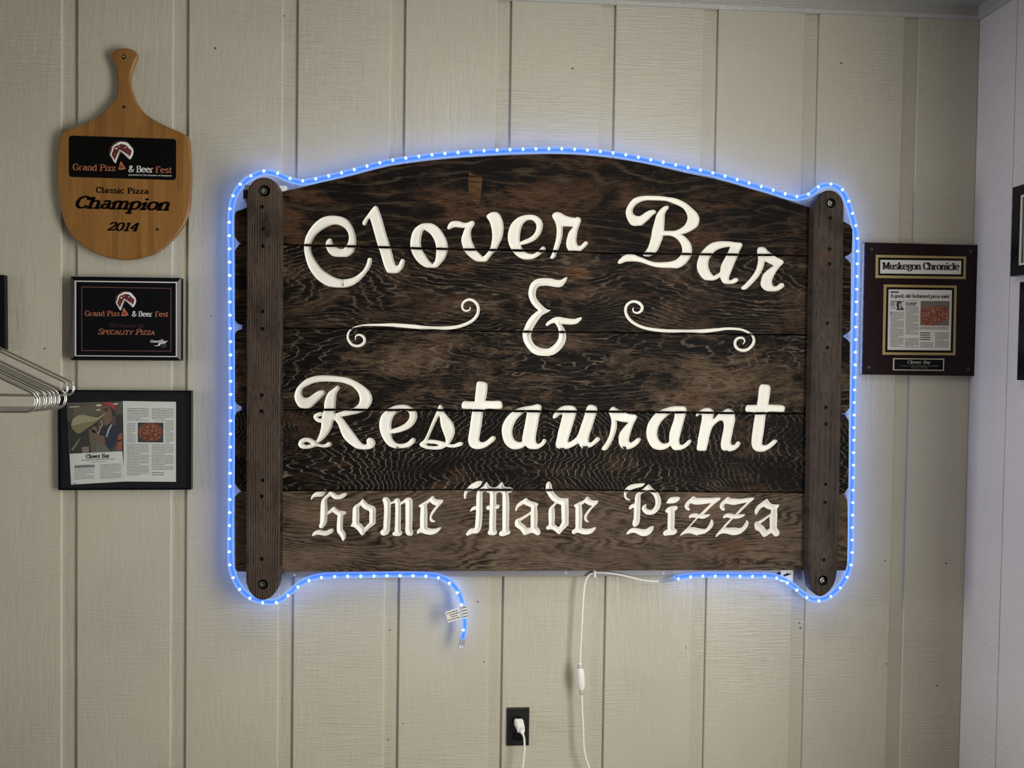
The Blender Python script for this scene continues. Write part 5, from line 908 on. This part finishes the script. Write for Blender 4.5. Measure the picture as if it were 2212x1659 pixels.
# ------------------------------------------------------------------ newspaper plaque
mp5 = lambda p: (1870+p[0]/8.848, 520+p[1]/8.848); r5 = lambda L: [mp5(p) for p in L]; q5 = lambda a, b: mp5((a, b))
mp6 = lambda p: (1870+p[0]/8.848, 640+p[1]/8.848); r6 = lambda L: [mp6(p) for p in L]; q6 = lambda a, b: mp6((a, b))
c = at(1985, 812, 0); npq = thing('newspaper_plaque', 'dark mahogany plaque with gold-rimmed newspaper clipping, right of the carved sign', 'plaque', (c[0], 0, c[2]))
DN = .022; co = [at(x, y, DN) for x, y in ((1868.5,523.5),(2112.8,529),(2105.8,812.6),(1862.5,809))]
part('board', MB().prism(co, DN, .002), M_mahog, npq)
eg = [at(1868.5, 524.5, DN), at(1862.6, 808, DN)]
part('edge', MB().add([(eg[0][0]-.0006, -DN+.002, eg[0][2]), (eg[1][0]-.0006, -DN+.002, eg[1][2]), (eg[1][0]-.0006, -.001, eg[1][2]), (eg[0][0]-.0006, -.001, eg[0][2])], [(0, 1, 2, 3)]), M_chrome, npq)
def inlay(parent, outer, mid, inner):
    a = part('gold_rim', MB().rimpx(outer, mid, DN+.0010, .001), M_gold, parent); part('black_margin', MB().rimpx(mid, inner, DN+.0008, .0008), M_black, parent)
    return flat(parent, 'paper', [inner], DN+.0006, M_paper)
i1 = inlay(npq, r5([(192,268),(1922,302),(1912,735),(186,712)]), r5([(243,320),(1872,345),(1865,686),(238,662)]), r5([(280,364),(1830,382),(1822,644),(276,626)]))
lettering(i1, 'Muskegon Chronicle', q5(325,541), q5(1785,556), 14.6, DN+.0010, M_ink, thick=.27, thin=.09, track=-.02)
i2 = inlay(npq, [mp5((345,835)), mp5((1742,857)), mp6((1715,1128)), mp6((320,1117))], [mp5((398,885)), mp5((1692,902)), mp6((1668,1080)), mp6((370,1069))], [mp5((437,928)), mp5((1650,944)), mp6((1625,1037)), mp6((415,1025))])
lettering(i2, 'A good, old-fashioned pizza joint', q5(478,1084), q5(1605,1095), 7.4, DN+.0010, M_ink, thick=.23, thin=.09, track=-.04)
flat(i2, 'section_tab', [r5([(476,968),(628,968),(628,996),(476,996)])], DN+.0010, mat('print_navy', (.03, .03, .08), .6))
flat(i2, 'pizza_photo', [r6([(1052,88),(1606,90),(1592,562),(1040,556)])], DN+.0009, mat('print_gray_table', (.15, .13, .115), .6))
flat(i2, 'pizza_photo_slices', [r6([(1058,260),(1100,225),(1180,215),(1280,175),(1400,178),(1500,190),(1600,210),(1594,440),(1520,460),(1440,500),(1370,556),(1120,556),(1045,470)])], DN+.0011, M_pizza)
flat(i2, 'portrait_hair', [r6([(590,130),(620,92),(665,90),(690,130),(700,200),(735,262),(585,264),(605,220),(588,180)])], DN+.0010, M_ink)
flat(i2, 'portrait_face', [r6([(630,140),(655,122),(690,150),(692,200),(660,250),(635,225)])], DN+.0012, mat('print_grey_face', (.36, .34, .31), .6))
tr = MB()
for x0, x1, y0, y1, n_, fl in ((476,590,210,250,2,.4),(470,728,300,980,29,.42),(762,1010,75,95,1,.4),(762,1010,200,740,23,.42),(752,1015,805,985,8,.42),(1040,1585,585,645,3,.5),(1325,1588,690,985,13,.42),(1040,1290,880,985,5,.42)): text_rows(tr, x0, x1, y0, y1, n_, DN+.0010, fl, mp6)
part('text_rows', tr, mat('dark_gray_ink', (.10, .10, .095), .6), i2)
tb = MB(); text_rows(tb, 472, 560, 122, 198, 3, DN+.0012, .55, mp6); text_rows(tb, 1042, 1240, 690, 860, 4, DN+.0012, .45, mp6)
for L in ([(472,97),(745,100)],): stroke(tb, [mp6(p) for p in L], 1.5, DN+.0012)
part('bold_rows', tb, M_ink, i2)
lettering(i2, 'THE ORIGINAL', q6(764,142), q6(980,142), 2.7, DN+.0012, M_ink, thick=.26, thin=.2); lettering(i2, 'CLOVER BAR', q6(764,178), q6(955,178), 2.7, DN+.0012, M_ink, thick=.26, thin=.2)
lettering(i2, 'T', q6(470,355), q6(505,355), 6.4, DN+.0012, M_ink, thick=.2, thin=.1)
npl = frame_px(npq, 'nameplate', r6([(525,1183),(1503,1193),(1495,1425),(520,1415)]), r6([(550,1203),(1482,1212),(1476,1408),(546,1398)]), DN+.0016, .0016, mat('champagne_metal', (.62, .58, .44), .35, metal=.6))
flat(npl, 'nameplate_face', [r6([(550,1203),(1482,1212),(1476,1408),(546,1398)])], DN+.0012, M_black)
pale = mat('engraved_pale', (.50, .50, .44), .5); dim = mat('engraved_dim', (.13, .13, .12), .5)
lettering(npl, 'Clover Bar', q6(792,1286), q6(1242,1290), 6.8, DN+.0018, pale, thick=.17, thin=.06, italic=.22)
lettering(npl, 'Presented by', q6(640,1336), q6(840,1338), 2.4, DN+.0018, dim, thick=.2, thin=.1); lettering(npl, 'The Muskegon Chronicle', q6(860,1340), q6(1400,1346), 3.8, DN+.0018, dim, thick=.18, thin=.08)
lettering(npl, 'February 27, 2011', q6(865,1377), q6(1185,1382), 3.0, DN+.0018, dim, thick=.18, thin=.08, italic=.2)
for x, y in ((1883.3,538.4),(2097.4,543.2),(1877.3,793.4),(2091.7,797)):
    q = at(x, y, DN+.0012); part('screw', MB().ring((q[0], q[1], q[2]), .0044, .0022, 16, .0012), mat('dark_screw', (.10, .09, .09), .4, metal=.5), npq)

# ------------------------------------------------------------------ frames partly out of view
c = at(-110, 757, 0); lf = thing('picture_frame', 'black picture frame cut off by the left edge, above the hangers', 'picture frame', (c[0], 0, c[2]))
co = [(-232,588),(9.5,594.5),(11,755.5),(-230,757)]; ci = [(-220,600),(-2,606),(-1,744),(-218,745)]
frame_px(lf, 'frame', co, ci, .018, .018, M_blackgloss); part('mat_board', MB().quadpx(ci, .010, .004), M_mat_board, lf)
part('glass', MB().quadpx(ci, .0125, .0015), M_glass, lf)
def side_frame(name, lab, pxs, pyt, pyb, wid, fw, fwz, zt=None):
    X = XC-.022; a = atx(pxs, pyt, X); b = atx(pxs, pyb, X); y0 = float((a[1]+b[1])/2); z1, z0 = float(a[2]), float(b[2])
    t = thing(name, lab, 'picture frame', (XC, y0-wid/2, z0)); co = [(X, y0, z0), (X, y0, z1), (X, y0-wid, z1), (X, y0-wid, z0)]
    def rim(nm, o, w, wz, d0, th, mt, par):
        (ya, za, yb, zb) = o; mb = MB()
        for p in (((ya, za), (ya-w, zb)), ((yb+w, za), (yb, zb)), ((ya-w, za), (yb+w, za+wz)), ((ya-w, zb-wz), (yb+w, zb))): mb.box((XC-d0, min(p[0][0], p[1][0]), p[0][1]), (XC-d0+th, max(p[0][0], p[1][0]), p[1][1]))
        return part(nm, mb, mt, par)
    rim('frame', (y0, z0, y0-wid, z1), fw, fwz, .022, .022, M_blackgloss, t); o2 = (y0-fw, z0+fwz, y0-wid+fw, z1-fwz)
    rim('silver_fillet', o2, .006, .006, .018, .004, M_silver, t)
    part('paper', MB().box((XC-.012, o2[2]+.006, o2[1]+.006), (XC-.008, o2[0]-.009, o2[3]-.006)), M_tan, t)
    part('mat_board', MB().box((XC-.008, o2[2], o2[1]), (XC-.002, o2[0], o2[3])), M_silver, t)
    part('glass', MB().box((XC-.016, o2[2]+.006, o2[1]+.006), (XC-.0145, o2[0]-.006, o2[3]-.006)), M_glass, t)
side_frame('picture_frame', 'black frame with silver inner edge on the right-hand wall, the higher of two', 2185, 406, 597, .34, .030, .027)
side_frame('picture_frame', 'black frame on the right-hand wall, the lower of two', 2200, 610, 821, .30, .030, .027)

# ------------------------------------------------------------------ chrome hangers on a rail that hangs out of frame
HC = float(CAMP[2])-.0880
def hanger(tip, D, yaw, i, lab):
    d2 = D*AF[1] if False else D; t = atd(tip[0], tip[1], D); th = math.radians(yaw); t[2] = HC+.026
    ctr = np.array([t[0]-.207*math.cos(th), t[1]-.207*math.sin(th), HC+.124]); h = thing('coat_hanger', lab, 'hanger', tuple(ctr), 'metal hangers on the rail')
    arc = [(0,0),(.06,-.0288),(.13,-.0624),(.18,-.0863)]+[(.1905+.0155*math.cos(math.radians(q)), -.1085+.0155*math.sin(math.radians(q))) for q in (66, 42, 18, -6, -30, -54, -78)]+[(.182,-.124)]
    P = arc+[(.08,-.124),(-.08,-.124)]+[(-x, z) for x, z in reversed(arc)]
    W3 = lambda L: [(ctr[0]+x*math.cos(th), ctr[1]+x*math.sin(th), ctr[2]+z) for x, z in L]
    part('wire_frame', MB().tube(W3(smooth_loop(P, .006, 400, closed=False)), .0021, 8), M_wire, h, True)
    hk = [(0,0),(0,.03)]+[(.022*math.sin(a)-.0+.0, .052-.022*math.cos(a)+.0) for a in [math.radians(x) for x in (0,)]]
    hk = [(0,-.002),(0,.026),(.006,.034)]+[(.020*math.sin(math.radians(a)), .052-.020*math.cos(math.radians(a))) for a in range(40, 261, 20)]
    part('hook', MB().tube(W3(hk), .0021, 8), M_wire, h, True); return ctr
TP = [((161.4,838),1.94,0,'farthest metal hanger, its rounded tip reaching furthest right'),((147.8,836),1.91,1,'second hanger from the right, arm parallel to the farthest one'),((144,861),1.48,0,'hanger whose low tip overlaps the corner of the article frame'),((130,860),1.465,1,'fourth metal hanger tip from the right'),((121,860),1.45,0,'fifth metal hanger tip from the right'),((112.5,859),1.435,-1,'hanger tip in the middle of the tight cluster'),((100.8,859),1.42,0,'third metal hanger tip from the left'),((86.8,862),1.40,1,'second hanger tip from the left'),((80.5,862),1.385,0,'leftmost hanger tip, nearest the camera')]
ctrs = []
for i, (tp, D, yw, lab) in enumerate(TP): ctrs.append(hanger(tp, D, yw, i, lab))
ctrs = np.array(ctrs); far, near = ctrs[:2].mean(0), ctrs[2:].mean(0); u = (near-far); u[2] = 0; u /= np.linalg.norm(u)
zr = far[2]+.0600; A0 = far-u*.10; B0 = near+u*.25; A0[2] = B0[2] = zr
rk = thing('garment_rail', 'slim metal rail carrying the hangers, hung from the ceiling just beyond the left edge', 'clothes rail', (float((A0[0]+B0[0])/2), float((A0[1]+B0[1])/2), float(zr)))
part('rail', MB().tube([A0, B0], .0095, 14), M_wire, rk, True)
for E_ in (A0+u*.02, B0-u*.02):
    part('drop_rod', MB().tube([E_, (E_[0], E_[1], ZC-.004)], .0035, 10), M_wire, rk, True); part('ceiling_flange', MB().tube([(E_[0], E_[1], ZC-.006), (E_[0], E_[1], ZC)], .022, 18), M_wire, rk)
for o in ROOTS:
    if '_org' in o: del o['_org']
